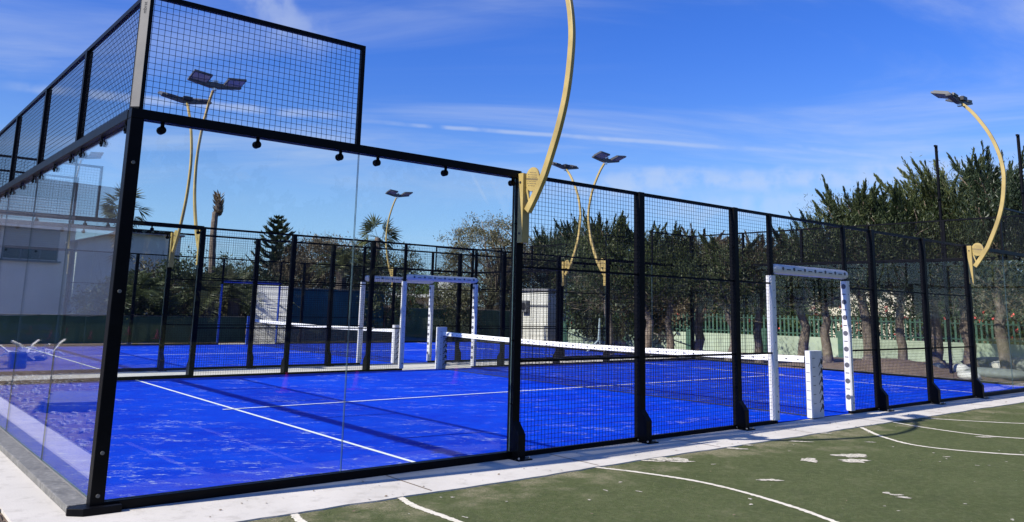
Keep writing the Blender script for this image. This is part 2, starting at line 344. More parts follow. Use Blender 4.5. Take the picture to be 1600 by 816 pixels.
# ------------------------------------------------------------------ ground
def sheet(name, x0, x1, y0, y1, z, m):
    return struct(MB().add([(x0,y0,z),(x1,y0,z),(x1,y1,z),(x0,y1,z)], [(0,1,2,3)]).build(name, m))
sheet('ground', -900, 900, -900, 900, -.03, 'soil')
sheet('green_field', -40, 70, -60, -.80, -.012, 'green_turf')
def slab(name, x0, x1, y0, y1, z0=-.2, z1=0., seed=0, rough=True):
    rng = random.Random(seed); mb = MB()
    if not rough: return struct(mb.box((x0,y0,z0),(x1,y1,z1)).build(name, 'concrete'))
    n = int((x1-x0)/.12); ys = y0; off = 0; vs = []
    for i in range(n+1):
        off = off*.8+rng.uniform(-.012, .012); x = x0+(x1-x0)*i/n
        vs += [(x, y0+off, z1), (x, y1, z1), (x, y0+off-.012, z0)]
    fs = []
    for i in range(n): a = i*3; fs += [(a, a+3, a+4, a+1), (a+2, a+5, a+3, a)]
    return struct(mb.add(vs, fs).build(name, 'concrete'))
slab('concrete_kerb', -.52, 24, -.83, .0, seed=1)
slab('back_kerb', -.52, .0, .0, 26, rough=False)
slab('concrete_path', .0, 21, 10.0, 12.0, rough=False)
slab('side_kerb', .0, 21, 22.0, 22.6, rough=False)
slab('end_kerb', 20.0, 20.55, .0, 22.0, rough=False)
def painted(mb, x0, x1, y0, y1, z): mb.add([(x0,y0,z),(x1,y0,z),(x1,y1,z),(x0,y1,z)], [(0,1,2,3)])
for Y0, nm in ((0., 'first'), (12., 'second')):
    sheet('blue_turf', 0, 20, Y0, Y0+10, .008, 'blue_turf')
    for x in (2.97, 16.98):
        mb = MB(); painted(mb, x-.025, x+.025, Y0+.02, Y0+9.98, .012); struct(mb.build('court_line', 'line'))
    mb = MB(); painted(mb, 2.8, 17.2, Y0+4.975, Y0+5.025, .016); struct(mb.build('court_line', 'line'))

# worn curved lines of the old green pitch
def catmull(P, n=14):
    P = [np.array(p, float) for p in P]; P = [2*P[0]-P[1]]+P+[2*P[-1]-P[-2]]; o = []
    for i in range(1, len(P)-2):
        for t in np.linspace(0, 1, n, endpoint=False):
            a, b, c, d = P[i-1:i+3]; o.append(.5*((2*b)+(c-a)*t+(2*a-5*b+4*c-d)*t*t+(3*b-a-3*c+d)*t**3))
    return o+[P[-2]]
def curve_line(pts, wd, seed, z=-.007):
    rng = random.Random(seed); C = catmull(pts, 26); vs = []; fs = []
    for i, p in enumerate(C):
        d = C[min(i+1, len(C)-1)]-C[max(i-1, 0)]; d /= np.linalg.norm(d); n = np.array([-d[1], d[0]])
        a = wd*(.5+rng.uniform(-.12, .12)); b = wd*(.5+rng.uniform(-.12, .12))
        vs += [(*(p+n*a), z), (*(p-n*b), z)]
    for i in range(len(C)-1): fs.append((2*i, 2*i+1, 2*i+3, 2*i+2))
    struct(MB().add(vs, fs).build('pitch_line', 'old_line'))
mb = MB()
for i in range(1, 12):
    x = i*2.03+.4; mb.add([(x, -.80, .0035), (x+.012, -.80, .0035), (x+.012, -.06, .0035), (x, -.06, .0035)], [(0,1,2,3)])
struct(mb.build('kerb_joint', 'soil'))
curve_line([(4.40,-.80),(4.59,-1.24),(4.74,-1.88),(4.66,-2.62),(4.41,-3.37),(3.9,-4.2),(3.1,-5.0)], .055, 1)
curve_line([(2.11,-.82),(2.05,-1.15),(2.06,-1.73),(2.05,-2.6),(2.0,-4.0)], .06, 2)
curve_line([(1.18,-.82),(1.13,-1.04),(1.08,-1.6),(1.0,-3.0)], .06, 3)
curve_line([(9.72,-.85),(9.11,-1.46),(8.80,-2.14),(9.24,-3.05),(10.3,-3.9),(12.,-4.4)], .06, 4)
curve_line([(10.72,-.84),(10.56,-1.4),(10.52,-2.1),(10.76,-2.62),(11.5,-3.3)], .055, 5)
curve_line([(11.7,-.88),(12.0,-1.4),(12.48,-2.0),(13.4,-2.7)], .055, 6)
def blob(mb, x, y, rx, ry, ang, seed, z=-.006):
    rng = random.Random(seed); n = 34; ph = [rng.uniform(0, 6.28) for _ in range(5)]; vs = [(x, y, z)]
    for i in range(n):
        t = 2*math.pi*i/n; r = 1+.22*math.sin(2*t+ph[0])+.16*math.sin(3*t+ph[1])+.13*math.sin(5*t+ph[2])+.1*math.sin(9*t+ph[3])+rng.uniform(-.1, .1)
        a, b = rx*r*math.cos(t), ry*r*math.sin(t); vs.append((x+a*math.cos(ang)-b*math.sin(ang), y+a*math.sin(ang)+b*math.cos(ang), z))
    mb.add(vs, [(0, i+1, (i+1) % n+1) for i in range(n)])
mb = MB()
def gp(u, v): d = ray(u, v); t = -CAM[2]/d[2]; return CAM+d*t
for k, (u, v, rx, ry) in enumerate([(1265,718,.10,.10),(1330,711,.17,.13),(1334,719,.16,.10),(1203,749,.10,.05),(1400,772,.05,.03),(1412,776,.06,.03),(1385,769,.04,.03),(1040,716,.20,.13),(1062,720,.12,.05),(1018,719,.12,.04),
                                    (1150,700,.12,.05),(1160,694,.10,.05),(1275,675,.15,.08),(1360,690,.05,.03),(1480,713,.04,.02),(1540,682,.14,.04),(1250,689,.12,.04)]):
    p = gp(u, v); blob(mb, p[0], p[1], rx, ry, -.7, k)
for k in range(60):
    x = random.Random(k).uniform(1, 14); y = -random.Random(k+99).uniform(.9, 4.5); blob(mb, x, y, random.Random(k+7).uniform(.008, .03), .012, k, k+300)
o = mb.build('sand_spots', 'sand'); o['kind'] = 'stuff'; o['label'] = 'pale spilt sand spots on the green turf'

rl = np.random.default_rng(55); n = 260; P = np.stack([rl.uniform(.3, 16, n), -rl.uniform(.15, 3.6, n), np.full(n, .004)], 1); P[:, 1] = np.where(rl.uniform(0, 1, n) < .55, -rl.uniform(.10, 1.1, n), P[:, 1])
dl = np.stack([np.cos(a := rl.uniform(0, 6.28, n)), np.sin(a), rl.uniform(0, .3, n)], 1); sd_ = np.stack([-np.sin(a), np.cos(a), rl.uniform(-.2, .5, n)], 1); L_ = rl.uniform(.012, .035, n)[:, None]
o = quads('leaf_litter', np.stack([P, P+dl*L_*.5+sd_*L_*.3, P+dl*L_, P+dl*L_*.5-sd_*L_*.3], 1), 'litter'); o['kind'] = 'stuff'; o['label'] = 'small dry leaves scattered over kerb and green turf'

# rough dirt outside the back wall
rng = np.random.default_rng(4)
def rough_ground(name, x0, x1, y0, y1, st, amp, m, z0=-.02, edge=True):
    nx = int((x1-x0)/st)+1; ny = int((y1-y0)/st)+1; X, Y_ = np.meshgrid(np.linspace(x0, x1, nx), np.linspace(y0, y1, ny), indexing='ij')
    Z = np.zeros_like(X)
    for sc, a in ((.9, .6), (.33, .4), (.14, .35)):
        for _ in range(10):
            th = rng.uniform(0, 6.28); k = 6.28/sc*rng.uniform(.6, 1.5); Z += a/10**.5*np.sin(k*(X*math.cos(th)+Y_*math.sin(th))+rng.uniform(0, 6.28))
    Z = z0+amp*(Z+.4)+amp*.25*rng.standard_normal(Z.shape)
    V = np.stack([X, Y_, Z], -1).reshape(-1, 3); F = [(i*ny+j, (i+1)*ny+j, (i+1)*ny+j+1, i*ny+j+1) for i in range(nx-1) for j in range(ny-1)]
    mbb = MB(); mbb.v = [tuple(p) for p in V]; mbb.f = F; mbb.m = [0]*len(F)
    return struct(mbb.build(name, m, smooth=True))
rough_ground('dirt_ground', -5.5, -.55, -3.0, 13, .06, .022, 'dirt')
sheet('dirt_yard', -40, -.50, -3, 60, -.026, 'dirt')
def stones(name, spots, m, label):
    V = []; mbb = MB()
    for (x, y, z, r) in spots:
        rg = random.Random(int(x*1e4+y*1e3)); n = 6; vs = [(x, y, z+r*.8)]
        for ring, (hr, rr) in enumerate(((.45, .85), (-.2, 1.))):
            for i in range(n):
                t = 2*math.pi*i/n+ring*.5; q = r*rr*rg.uniform(.7, 1.15); vs.append((x+q*math.cos(t), y+q*math.sin(t), z+r*hr))
        fs = [(0, 1+i, 1+(i+1) % n) for i in range(n)]+[(1+i, 1+n+i, 1+n+(i+1) % n, 1+(i+1) % n) for i in range(n)]
        mbb.add(vs, fs)
    o = mbb.build(name, m); o['kind'] = 'stuff'; o['label'] = label; return o
stones('gravel', [(-.55-abs(rng.normal(0, 1.2)), rng.uniform(-1.5, 12), -.005, rng.uniform(.008, .035)) for _ in range(1500)], 'stone', 'grey gravel and stones on the dirt behind the back wall')

# ------------------------------------------------------------------ padel cages
def wires(mb, ax, fix, a0, a1, z0, z1, st=.05, r=.0016):
    def P(a, b, z): return (a, fix+b, z) if ax == 'x' else (fix+b, a, z)
    n = max(1, round((a1-a0)/st)); nz = max(1, round((z1-z0)/st))
    for i in range(1, n):
        a = a0+(a1-a0)*i/n
        vs = [P(a-r, -.001-2*r, z0), P(a+r, -.001-2*r, z0), P(a+r, -.001, z0), P(a-r, -.001, z0)]; vs += [(p[0], p[1], z1) for p in vs]
        mb.add(vs, [(0,1,5,4),(1,2,6,5),(2,3,7,6),(3,0,4,7)])
    for j in range(1, nz):
        z = z0+(z1-z0)*j/nz
        vs = [P(a0, .001, z-r), P(a0, .001+2*r, z-r), P(a0, .001+2*r, z+r), P(a0, .001, z+r)]+[P(a1, .001, z-r), P(a1, .001+2*r, z-r), P(a1, .001+2*r, z+r), P(a1, .001, z+r)]
        mb.add(vs, [(0,1,5,4),(1,2,6,5),(2,3,7,6),(3,0,4,7)])
def bx(mb, ax, fix, a0, a1, b0, b1, z0, z1, mi=0):
    return mb.box((a0, fix+b0, z0), (a1, fix+b1, z1), mi) if ax == 'x' else mb.box((fix+b0, a0, z0), (fix+b1, a1, z1), mi)
def bar(name, root, ax, fix, a0, a1, b0, b1, z0, z1):
    mb = MB(); bx(mb, ax, fix, a0, a1, b0, b1, z0, z1); return mb.build(name, 'black', root)
def glass_panel(root, ax, fix, a0, a1, z0, z1):
    mb = MB(); bx(mb, ax, fix, a0, a1, -.006, .006, z0, z1)
    big = {'x': (2, 4), 'y': (3, 5)}[ax]            # box faces: the two sheets stay glass, the rim is green edge
    for k in range(6):
        if k not in big: mb.m[k] = 1
    return mb.build('glass_panel', ['glass', 'glass_edge'], root)
def clamp(root, ax, fix, a, z, out):
    mb = MB(); bx(mb, ax, fix, a-.014, a+.014, out*.010, out*.022, z-.01, z+.09)
    P = (lambda b: (a, fix+b, z-.005)) if ax == 'x' else (lambda b: (fix+b, a, z-.005))
    mb.cyl(P(-.022), P(-.008), .033, n=14); mb.cyl(P(.008), P(.026), .033, n=14); mb.cyl(P(-.032), P(-.022), .015, n=8); mb.cyl(P(.026), P(.036), .015, n=8)
    return mb.build('clamp', 'black', root)
def big_post(root, x, y, out, foot=True):
    p = [(-.045,0),(.150,0),(.150,.25),(.050,.37),(.050,3.02),(-.045,3.02)]
    p = [(y+out*a, b) for a, b in p]
    o = MB().prism(p, x-.047, x+.047).build('post', 'black', root, bevel=.004)
    MB().box((x-.09, y-out*.03, -.001), (x+.09, y+out*.215, .014)).build('foot_plate', 'black', o)
    for dx in (-.07, .07):
        for s in (.03, .185): MB().cyl((x+dx, y+out*s, .014), (x+dx, y+out*s, .034), .012, n=6).build('anchor_bolt', 'chrome' if abs(y) < 1 else 'black', o)
    for z in (.55, 1.2, 2.45): MB().cyl((x-.058, y+out*.02, z), (x-.047, y+out*.02, z), .011, n=8).build('bolt', 'black', o)
    return o
def disc(mb, c, nrm, r, n=16, th=.002, mi=1):
    c = Vector(c); nrm = Vector(nrm); mb.cyl(c, c+nrm*th, r, n=n, mi=mi)
def pad_post(root, x, y, out, colour, dots_face):
    """foam cover round a doorway post; dots_face is the x side carrying round marks"""
    mb = MB(); w_, d0, d1 = (.052, -.060, .060) if colour == 'white_pad' else (.036, -.04, .04)
    prof = [(x-w_+.02, y+d0), (x+w_-.02, y+d0), (x+w_, y+d0+.02), (x+w_, y+d1-.02), (x+w_-.02, y+d1), (x-w_+.02, y+d1), (x-w_, y+d1-.02), (x-w_, y+d0+.02)]
    mb.prism(prof, .05, 2.10, 'z')
    if colour == 'white_pad':
        for k in range(8):
            z = .26+k*.25; disc(mb, (x+dots_face*w_, y+.0, z), (dots_face, 0, 0), .041)
            z += .125; mb.box((x+dots_face*w_, y-.03, z-.008), (x+dots_face*(w_+.002), y+.03, z+.008), 1)
            for s in (-1, 1):
                mb.box((x-w_+.022, y+s*(.060), z-.006), (x-w_+.045, y+s*.0615, z+.006), 1)
                mb.box((x+w_-.040, y+s*(.060), z-.12), (x+w_-.022, y+s*.0615, z-.105), 1)
        for s in (-1, 1):
            disc(mb, (x, y+s*.060, .17), (0, s, 0), .016)
    return mb.build('post_cover', [colour, 'grey_ink'], root, bevel=.004)
def lintel_pad(root, x0, x1, y, colour):
    mb = MB(); r = .075 if colour == 'white_pad' else .045; z = 2.20; n = 12
    ring = [(r*.85*math.cos(2*math.pi*i/n), r*math.sin(2*math.pi*i/n)) for i in range(n)]
    prof = [(x0-.01, .5), (x0+.02, .85), (x0+.06, 1.), (x1-.06, 1.), (x1-.02, .85), (x1+.01, .5)]
    vs = [(px, y+a*s, z+b*s) for px, s in prof for a, b in ring]; fs = []
    for i in range(len(prof)-1): fs += [(i*n+k, i*n+(k+1) % n, (i+1)*n+(k+1) % n, (i+1)*n+k) for k in range(n)]
    fs += [tuple(range(n))[::-1], tuple(range((len(prof)-1)*n, len(prof)*n))]; mb.add(vs, fs)
    if colour == 'white_pad':
        for s in (-1, 1):
            for k in range(7):
                xx = x0+.2+k*(x1-x0-.35)/6
                disc(mb, (xx, y+s*.060, z+.012), (0, s, 0), .026, th=.006)
                if k < 6: mb.box((xx+.10, y+s*.061, z-.006), (xx+.20, y+s*.068, z+.010), 1)
    return mb.build('lintel_cover', [colour, 'grey_ink'], root, smooth=False)

def long_side(root, y, out, pads='white_pad', letter=False):
    """a 20 m side: glass at both ends, mesh between, a doorway each side of the net"""
    for a, b in ((.05, 1.995), (2.005, 3.95), (16.05, 17.995), (18.005, 19.95)): glass_panel(root, 'x', y, a, b, .07, 2.955)
    for x0, x1, ex in ((-.05, 4.0, 0), (16.0, 20.05, 1)):
        mb = MB(); bx(mb, 'x', y, x0, x1, -.05, .05, 2.955, 3.035); beam = mb.build('top_beam', 'black', root, bevel=.004)
        for a in ((.2, 1.0, 1.8, 2.2, 3.0, 3.9) if not ex else (16.1, 17.0, 17.8, 18.2, 19.0, 19.8)): clamp(beam, 'x', y, a, 2.90, out)
        mb = MB(); bx(mb, 'x', y, x0+.02, x1-.02, -.045, .035, -.002, .070); mb.build('bottom_rail', 'black', root, bevel=.004)
        u0, u1 = (0.0, 2.0) if not ex else (18.0, 20.0)
        mb = MB(); wires(mb, 'x', y, u0, u1, 3.04, 3.98); mb.build('mesh_panel', 'wire', root)
        bar('mesh_rail', root, 'x', y, u0, u1, -.02, .02, 3.98, 4.02); e = (u1-.04, u1) if not ex else (u0, u0+.04); bar('upper_post', root, 'x', y, e[0], e[1], -.02, .02, 3.035, 3.98)
    for x in (4, 6, 8, 12, 14, 16): big_post(root, x, y, out)
    for a, b in ((4.05, 5.95), (6.05, 7.95), (8.05, 8.87), (11.09, 11.95), (12.05, 13.95), (14.05, 15.95)):
        mb = MB(); wires(mb, 'x', y, a, b, .05, 2.98); mb.build('mesh_panel', 'wire', root)
        bar('mesh_rail', root, 'x', y, a, b, -.02, .02, 2.98, 3.02)
        bar('bottom_rail', root, 'x', y, a, b, -.02, .02, -.001, .05)
        for z in (.985, 1.985): bar('mid_rail', root, 'x', y, a, b, out*.006, out*.026, z-.013, z+.013)
    mb = MB(); wires(mb, 'x', y, 8.93, 11.03, 2.28, 2.98); mb.build('mesh_panel', 'wire', root)
    bar('mesh_rail', root, 'x', y, 8.87, 11.09, -.02, .02, 2.98, 3.02); bar('mesh_rail', root, 'x', y, 8.93, 11.03, -.02, .02, 2.18, 2.22)
    for x, f in ((8.90, 1), (11.06, -1)):
        po = MB().box((x-.03, y-.03, 0), (x+.03, y+.03, 3.02)).build('door_post', 'black', root, bevel=.003)
        pad_post(po, x, y, out, pads, f)
    lintel_pad(root, 8.94, 11.10, y, pads)
    for sx in (0, 20):
        sg = 1 if sx == 0 else -1
        po = MB().box((sx-.05, y-.05, 0), (sx+.05, y+.05, 2.955)).build('corner_post', 'black', root, bevel=.005)
        for z in (.12, .42, 1.6, 2.6): MB().cyl((sx, y+out*.05, z), (sx, y+out*.060, z), .014, n=10).build('bolt', 'rail_grey', po)
        c = .06
        MB().prism([(sx-sg*.19, y+out*.0), (sx-sg*.19, y+out*.03), (sx-sg*.10, y+out*.11), (sx+sg*.16, y+out*.11), (sx+sg*.16, y-out*.05), (sx-sg*.05, y-out*.10)], .0, .052, 'z').build('foot_plate', 'black', root, bevel=.004)
        up = MB().prism([(sx-sg*.05, y-out*.045), (sx-sg*.05, y), (sx, y+out*.05), (sx+sg*.032, y+out*.05), (sx+sg*.032, y-out*.045)], 3.035, 4.03, 'z').build('upper_post', 'black', root)
        if sx == 0:
            MB().prism([(sx-.0500, y+out*.0035), (sx+.0035, y+out*.0500), (sx+.000, y+out*.0535), (sx-.0535, y+out*.000)][::1], 3.05, 4.025, 'z').build('face_plate', 'grey_plate', up)
            if letter and out < 0:
                cu = bpy.data.curves.new('txt', 'FONT'); cu.body = 'mbrat'; cu.size = .040; cu.extrude = .0006; cu.align_x = 'RIGHT'; cu.align_y = 'CENTER'; cu.space_character = 1.02
                t = bpy.data.objects.new('txt', cu); COL.objects.link(t); bpy.context.view_layer.update()
                me = bpy.data.meshes.new_from_object(t.evaluated_get(bpy.context.evaluated_depsgraph_get()), depsgraph=bpy.context.evaluated_depsgraph_get()); bpy.data.objects.remove(t)
                me.materials.append(M['ink']) if not me.materials else None
                # text x -> world z (reads upwards), text y -> world +y (seen from -x), just proud of the plate
                k = .70711; me.transform(Matrix(((0, -k, -k, sx-.0275), (0, k, -k, y-.0275), (1, 0, 0, 3.925), (0, 0, 0, 1)))); lt = bpy.data.objects.new('lettering', me); COL.objects.link(lt); lt.parent = up

def end_wall(root, x, y0, out):
    for k in range(5):
        a, b = y0+2*k+.005, y0+2*k+1.995
        if k == 0: a = y0+.055
        if k == 4: b = y0+9.945
        glass_panel(root, 'y', x, a, b, .06, 2.955)
    mb = MB(); bx(mb, 'y', x, y0+.05, y0+9.95, -.055, .055, 2.955, 3.035)
    beam = mb.build('top_beam', 'black', root, bevel=.004)
    for k in range(5):
        for d in (.22, 1.0, 1.78): clamp(beam, 'y', x, y0+2*k+d, 2.905, out)
    for k in range(5):
        mb = MB(); wires(mb, 'y', x, y0+2*k+.03, y0+2*k+1.97, 3.04, 3.98); mb.build('mesh_panel', 'wire', root)
    mb = MB(); bx(mb, 'y', x, y0+.045, y0+9.955, -.02, .02, 3.98, 4.02); mb.build('mesh_frame', 'black', root)
    for k in range(1, 5): MB().box((x-.03, y0+2*k-.03, 3.035), (x+.03, y0+2*k+.03, 3.98)).build('upper_post', 'black', root)
    mb = MB(); bx(mb, 'y', x, y0+.05, y0+9.95, out*.175, -out*.012, -.002, .055)
    mb.build('bottom_rail', 'rail_grey' if x == 0 else 'black', root, bevel=.006)
    mb = MB(); bx(mb, 'y', x, y0+.05, y0+9.95, out*.012, out*.020, .055, .062); mb.build('rail_seal', 'grey_plate', root)

def cage(y0, label, far_pads, letter):
    root = empty('padel_cage', (0, 0, 0), label, 'padel enclosure', 'the two padel court cages')
    long_side(root, y0, -1, 'white_pad', letter); long_side(root, y0+10, 1, far_pads)
    end_wall(root, 0, y0, -1); end_wall(root, 20, y0, 1); return root
cage(0, 'black steel and glass padel cage nearest the green turf', 'white_pad', True)
cage(12, 'black steel and glass padel cage standing behind the first one', 'blue_pad', False)

# ------------------------------------------------------------------ nets
def net(y0, label, posts):
    root = empty('padel_net', (10, y0+5, 0), label, 'net', 'padel nets')
    def sag(y): t = (y-y0-5)/5; return .85+.055*abs(t)**1.6
    ys = np.linspace(y0+.15, y0+9.85, 49)
    mb = MB(); r = .0026
    n = int(9.7/.045)
    for i in range(n+1):
        y = y0+.15+9.7*i/n; h_ = sag(y)-.06; y -= y0+5
        mb.add([(-r,y-r,.02),(r,y-r,.02),(r,y+r,.02),(-r,y+r,.02),(-r,y-r,h_),(r,y-r,h_),(r,y+r,h_),(-r,y+r,h_)], [(0,1,5,4),(1,2,6,5),(2,3,7,6),(3,0,4,7)])
    for j in range(19):
        pts = [(0, y-y0-5, .02+(sag(y)-.08)*j/18) for y in ys[::4]]; mb.tube(pts, r, n=4)
    mb.tube([(0, y-y0-5, .022) for y in ys[::6]], .008, n=5)
    mb.build('net_mesh', 'net', root)
    mb = MB(); vs = []; fs = []
    for y in ys:
        t = sag(y); vs += [(-.022, y-y0-5, t-.085), (-.024, y-y0-5, t-.01), (0, y-y0-5, t+.008), (.024, y-y0-5, t-.01), (.022, y-y0-5, t-.085)]
    for i in range(len(ys)-1):
        for k in range(5): a = i*5+k; b = i*5+(k+1) % 5; fs.append((a, a+5, b+5, b))
    mb.add(vs, fs)
    for i in range(48):
        y = y0+.25+i*.2; t = sag(y)-.045; q = .012+.008*(i % 3)
        for s in (-1, 1): mb.add([(s*.0262, y-y0-5-q, t-.008), (s*.0262, y-y0-5+q, t-.008), (s*.0262, y-y0-5+q, t+.010), (s*.0262, y-y0-5-q, t+.010)], [(0,1,2,3)], 1)
    mb.build('top_band', ['band', 'ink'], root)
    for (yy, wx, wy, h_, colr) in posts:
        yl = yy-y0-5; s = -1 if yl < 0 else 1
        mb = MB(); prof = [(-wx+.02, -wy), (wx-.02, -wy), (wx, -wy+.02), (wx, wy-.02), (wx-.02, wy), (-wx+.02, wy), (-wx, wy-.02), (-wx, -wy+.02)]
        mb.prism([(a, yl+b) for a, b in prof], .015, h_, 'z')
        if colr == 'white_pad':
            for k in range(6):                       # a row of small player figures and short dashes
                z = .12+k*(h_-.2)/6+.05; yf = yl-wy-.002; x = wx*.62
                for poly in ([(-.005,.05),(.030,.035),(.045,-.005),(.030,-.055),(.002,-.03),(-.012,.005)], [(-.005,-.02),(-.055,-.075),(-.070,-.070),(-.02,.0)], [(.03,.06),(.045,.075),(.05,.05)], [(-.05,.04),(-.035,.048),(-.035,.034)]):
                    mb.add([(x+a*1.1, yf, z+b) for a, b in poly], [tuple(range(len(poly)))], 1)
                mb.box((-wx*.75, yf, z+.05), (-wx*.35, yl-wy, z+.058), 1); mb.box((-wx-.002, yl-.03, z-.03), (-wx, yl+.03, z-.022), 1)
        mb.build('net_post', [colr, 'ink'], root, bevel=.006)
net(0, 'white banded net across the nearest blue court', [(.0, .17, .055, 1.0, 'white_pad'), (9.93, .12, .08, 1.02, 'white_pad')])
net(12, 'white banded net across the farther blue court', [(12.05, .09, .06, 1.0, 'white_pad'), (21.93, .10, .08, 1.0, 'blue_pad')])

# ------------------------------------------------------------------ curved floodlights
LAMP_C = [(.165,2.58),(.28,2.735),(.395,2.91),(.46,3.03),(.64,3.44),(.76,3.84),(.82,4.30),(.81,4.60),(.75,4.90),(.63,5.24),(.46,5.56),(.30,5.80),(.12,6.0)]
def make_lamp():
    root = empty('floodlight', (0, 0, 0), '-', 'floodlight', 'curved gold floodlights clamped to the cage posts')
    C = catmull([(-s, z) for s, z in LAMP_C], 5); vs = []; fs = []; hw = .028; hd = .041
    for i, p in enumerate(C):
        d = C[min(i+1, len(C)-1)]-C[max(i-1, 0)]; d /= np.linalg.norm(d); n = np.array([-d[1], d[0]])
        k = 1-.25*i/len(C)
        for sx, sn in ((-1,-1),(1,-1),(1,1),(-1,1)): q = p+n*sn*hd*k; vs.append((sx*hw*k, q[0], q[1]))
    for i in range(len(C)-1):
        for k in range(4): fs.append((i*4+k, i*4+(k+1) % 4, (i+1)*4+(k+1) % 4, (i+1)*4+k))
    fs += [(0,1,2,3)[::-1], tuple(range(len(vs)-4, len(vs)))]
    MB().add(vs, fs).build('curved_arm', 'gold', root, bevel=.006)
    br = MB().prism([(-.052, 2.24), (-.135, 2.24), (-.135, 3.0), (-.052, 3.0)], -.050, .050).build('bracket', 'gold', root, bevel=.003)
    for z, s in ((2.34, -.09), (2.90, -.09)):
        for sx in (-1, 1): MB().cyl((sx*.050, s, z), (sx*.056, s, z), .014, n=8).build('bolt', 'ink', br)
    # flat steel racket between bracket and arm
    cy, cz, r = -.235, 2.925, .122; mb = MB(); n = 26
    tilt = R_(8)
    def rp(a, b): return (cy+a*math.cos(tilt)-b*math.sin(tilt), cz+a*math.sin(tilt)+b*math.cos(tilt))
    mb.prism([rp(r*.92*math.cos(2*math.pi*i/n), r*1.08*math.sin(2*math.pi*i/n)) for i in range(n)], -.008, .008)
    for s in (-1, 1): mb.prism([rp(s*.10, -.085), rp(s*.055, -.115), rp(s*.008, -.235), rp(s*.030, -.235)], -.0075, .0075)
    mb.prism([rp(-.024, -.225), rp(.024, -.225), rp(.020, -.30), rp(-.020, -.30)], -.0085, .0085)
    for i in range(-4, 5):
        for j in range(-4, 5):
            if i*i+j*j < 15 and j != 0:
                a, b = rp(i*.022, j*.024); 
                for s in (-1, 1): mb.cyl((s*.008, a, b), (s*.0095, a, b), .0062, n=6, mi=1)
    for i in range(-4, 5):
        a, b = rp(i*.021, 0)
        for s in (-1, 1): mb.box((s*.008, a-.008, b-.010), (s*.0095, a+.008, b+.010), 1)
    mb.build('racket_emblem', ['gold', 'gold_dark'], root)
    # head: crossbar, two flood panels and their boxes
    hy, hz = -.10, 6.03
    hb = MB().prism([(-.56, hz+.03), (-.1, hz-.05), (.1, hz-.05), (.56, hz+.03), (.56, hz+.07), (-.56, hz+.07)], hy-.05, hy+.05, 'y').build('crossbar', 'lamp_body', root)
    a = R_(15)
    for s in (-1, 1):
        V = []; 
        ex = Vector((math.cos(R_(6)), 0, s*math.sin(R_(6)))); ey = Vector((0, math.cos(a), math.sin(a))); ez = ex.cross(ey).normalized()
        c0 = Vector((s*.36, hy+.16, hz+.10))
        mb = MB()
        def B(lo, hi, mi):
            vs = [c0+ex*x+ey*y+ez*z for z in (lo[2], hi[2]) for x, y in ((lo[0],lo[1]),(hi[0],lo[1]),(hi[0],hi[1]),(lo[0],hi[1]))]
            mb.add(vs, [(0,3,2,1),(4,5,6,7),(0,1,5,4),(1,2,6,5),(2,3,7,6),(3,0,4,7)], mi)
        B((-.19,-.19,-.02),(.19,.19,.02),0)
        for k in range(9): B((-.17+k*.042,-.15,.02),(-.165+k*.042,.15,.05),0)
        B((-.10,-.24,.0),(.10,-.19,.05),0)
        p = mb.build('flood_panel', 'lamp_body', root)
        mb = MB(); B((-.165,-.165,-.026),(.165,.165,-.0205),0); mb.build('lens', 'lens', p)
    MB().cyl((0, hy, hz-.10), (0, hy, hz-.0), .05, n=10).build('arm_cap', 'chrome', hb); MB().box((-.045, hy-.06, hz+.07), (.045, hy+.07, hz+.12)).build('top_cap', 'chrome', hb)
    mb = MB(); mb.box((-.10, hy-.12, hz+.01), (.10, hy-.05, hz+.09)); mb.build('driver_box', 'ink', hb)
    return root
lamps = [(4, 0, 0, 'curved gold floodlight arm in front, its head above the picture'), (16, 0, 0, 'curved gold floodlight at the right end of the nearest side'),
         (4, 10, math.pi, 'gold floodlight right of the crossing pair behind the corner mesh'), (16, 10, math.pi, 'gold floodlight bowing left, right one of the pair beyond the middle of the net'),
         (4, 12, 0, 'gold floodlight of the farther court, left of the crossing pair behind the corner mesh'), (16, 12, 0, 'gold floodlight bowing right, left one of the pair beyond the net'),
         (4, 22, math.pi, 'gold floodlight seen through the back glass on the far side of the farther court'), (16, 22, math.pi, 'small distant gold floodlight alone in the sky left of the big grey tree')]
L0 = make_lamp()
for i, (x, y, rz, lab) in enumerate(lamps):
    o = L0 if i == 0 else copy_tree(L0); o.location = (x, y, 0); o.rotation_euler[2] = rz; o['label'] = lab

# tall slim poles beyond the end wall
def tall_pole(x, y, h, label):
    root = empty('net_pole', (x, y, -.03), label, 'pole', 'tall black poles beyond the court')
    MB().cyl((0,0,0), (0,0,h), .045, .04, n=10).build('pole', 'black', root)
    MB().box((-.12,-.12,0),(.12,.12,.02)).build('foot_plate', 'black', root)
    for z in (h-.02, h-1.5, h-3.0): MB().box((-.09, -.025, z-.03), (.05, .025, z+.02)).build('collar', 'black', root)
tall_pole(21.5, 2.66, 6.32, 'tall thin black pole left of the right-hand floodlight'); tall_pole(21.5, .61, 6.32, 'tall thin black pole at the right edge of the photo')

# pink cones behind the photographer, seen only as reflections
for i, (x, y, lab) in enumerate(((4.62,-6.92,'pink cone reflected leftmost in the front glass'),(5.92,-6.76,'pink cone reflected in the middle of the front glass'),(8.34,-6.98,'pink cone reflected by the net post in the front glass'))):
    if i == 0:
        root = empty('training_cone', (x, y, -.012), lab, 'cone', 'pink training cones on the green turf')
        MB().cyl((0,0,.01),(0,0,.34),.095,.02,n=16).build('cone_body', 'pink', root, smooth=True); MB().box((-.13,-.13,0),(.13,.13,.015)).build('cone_base', 'pink', root); c0 = root
    else:
        root = copy_tree(c0); root.location = (x, y, -.012); root['label'] = lab

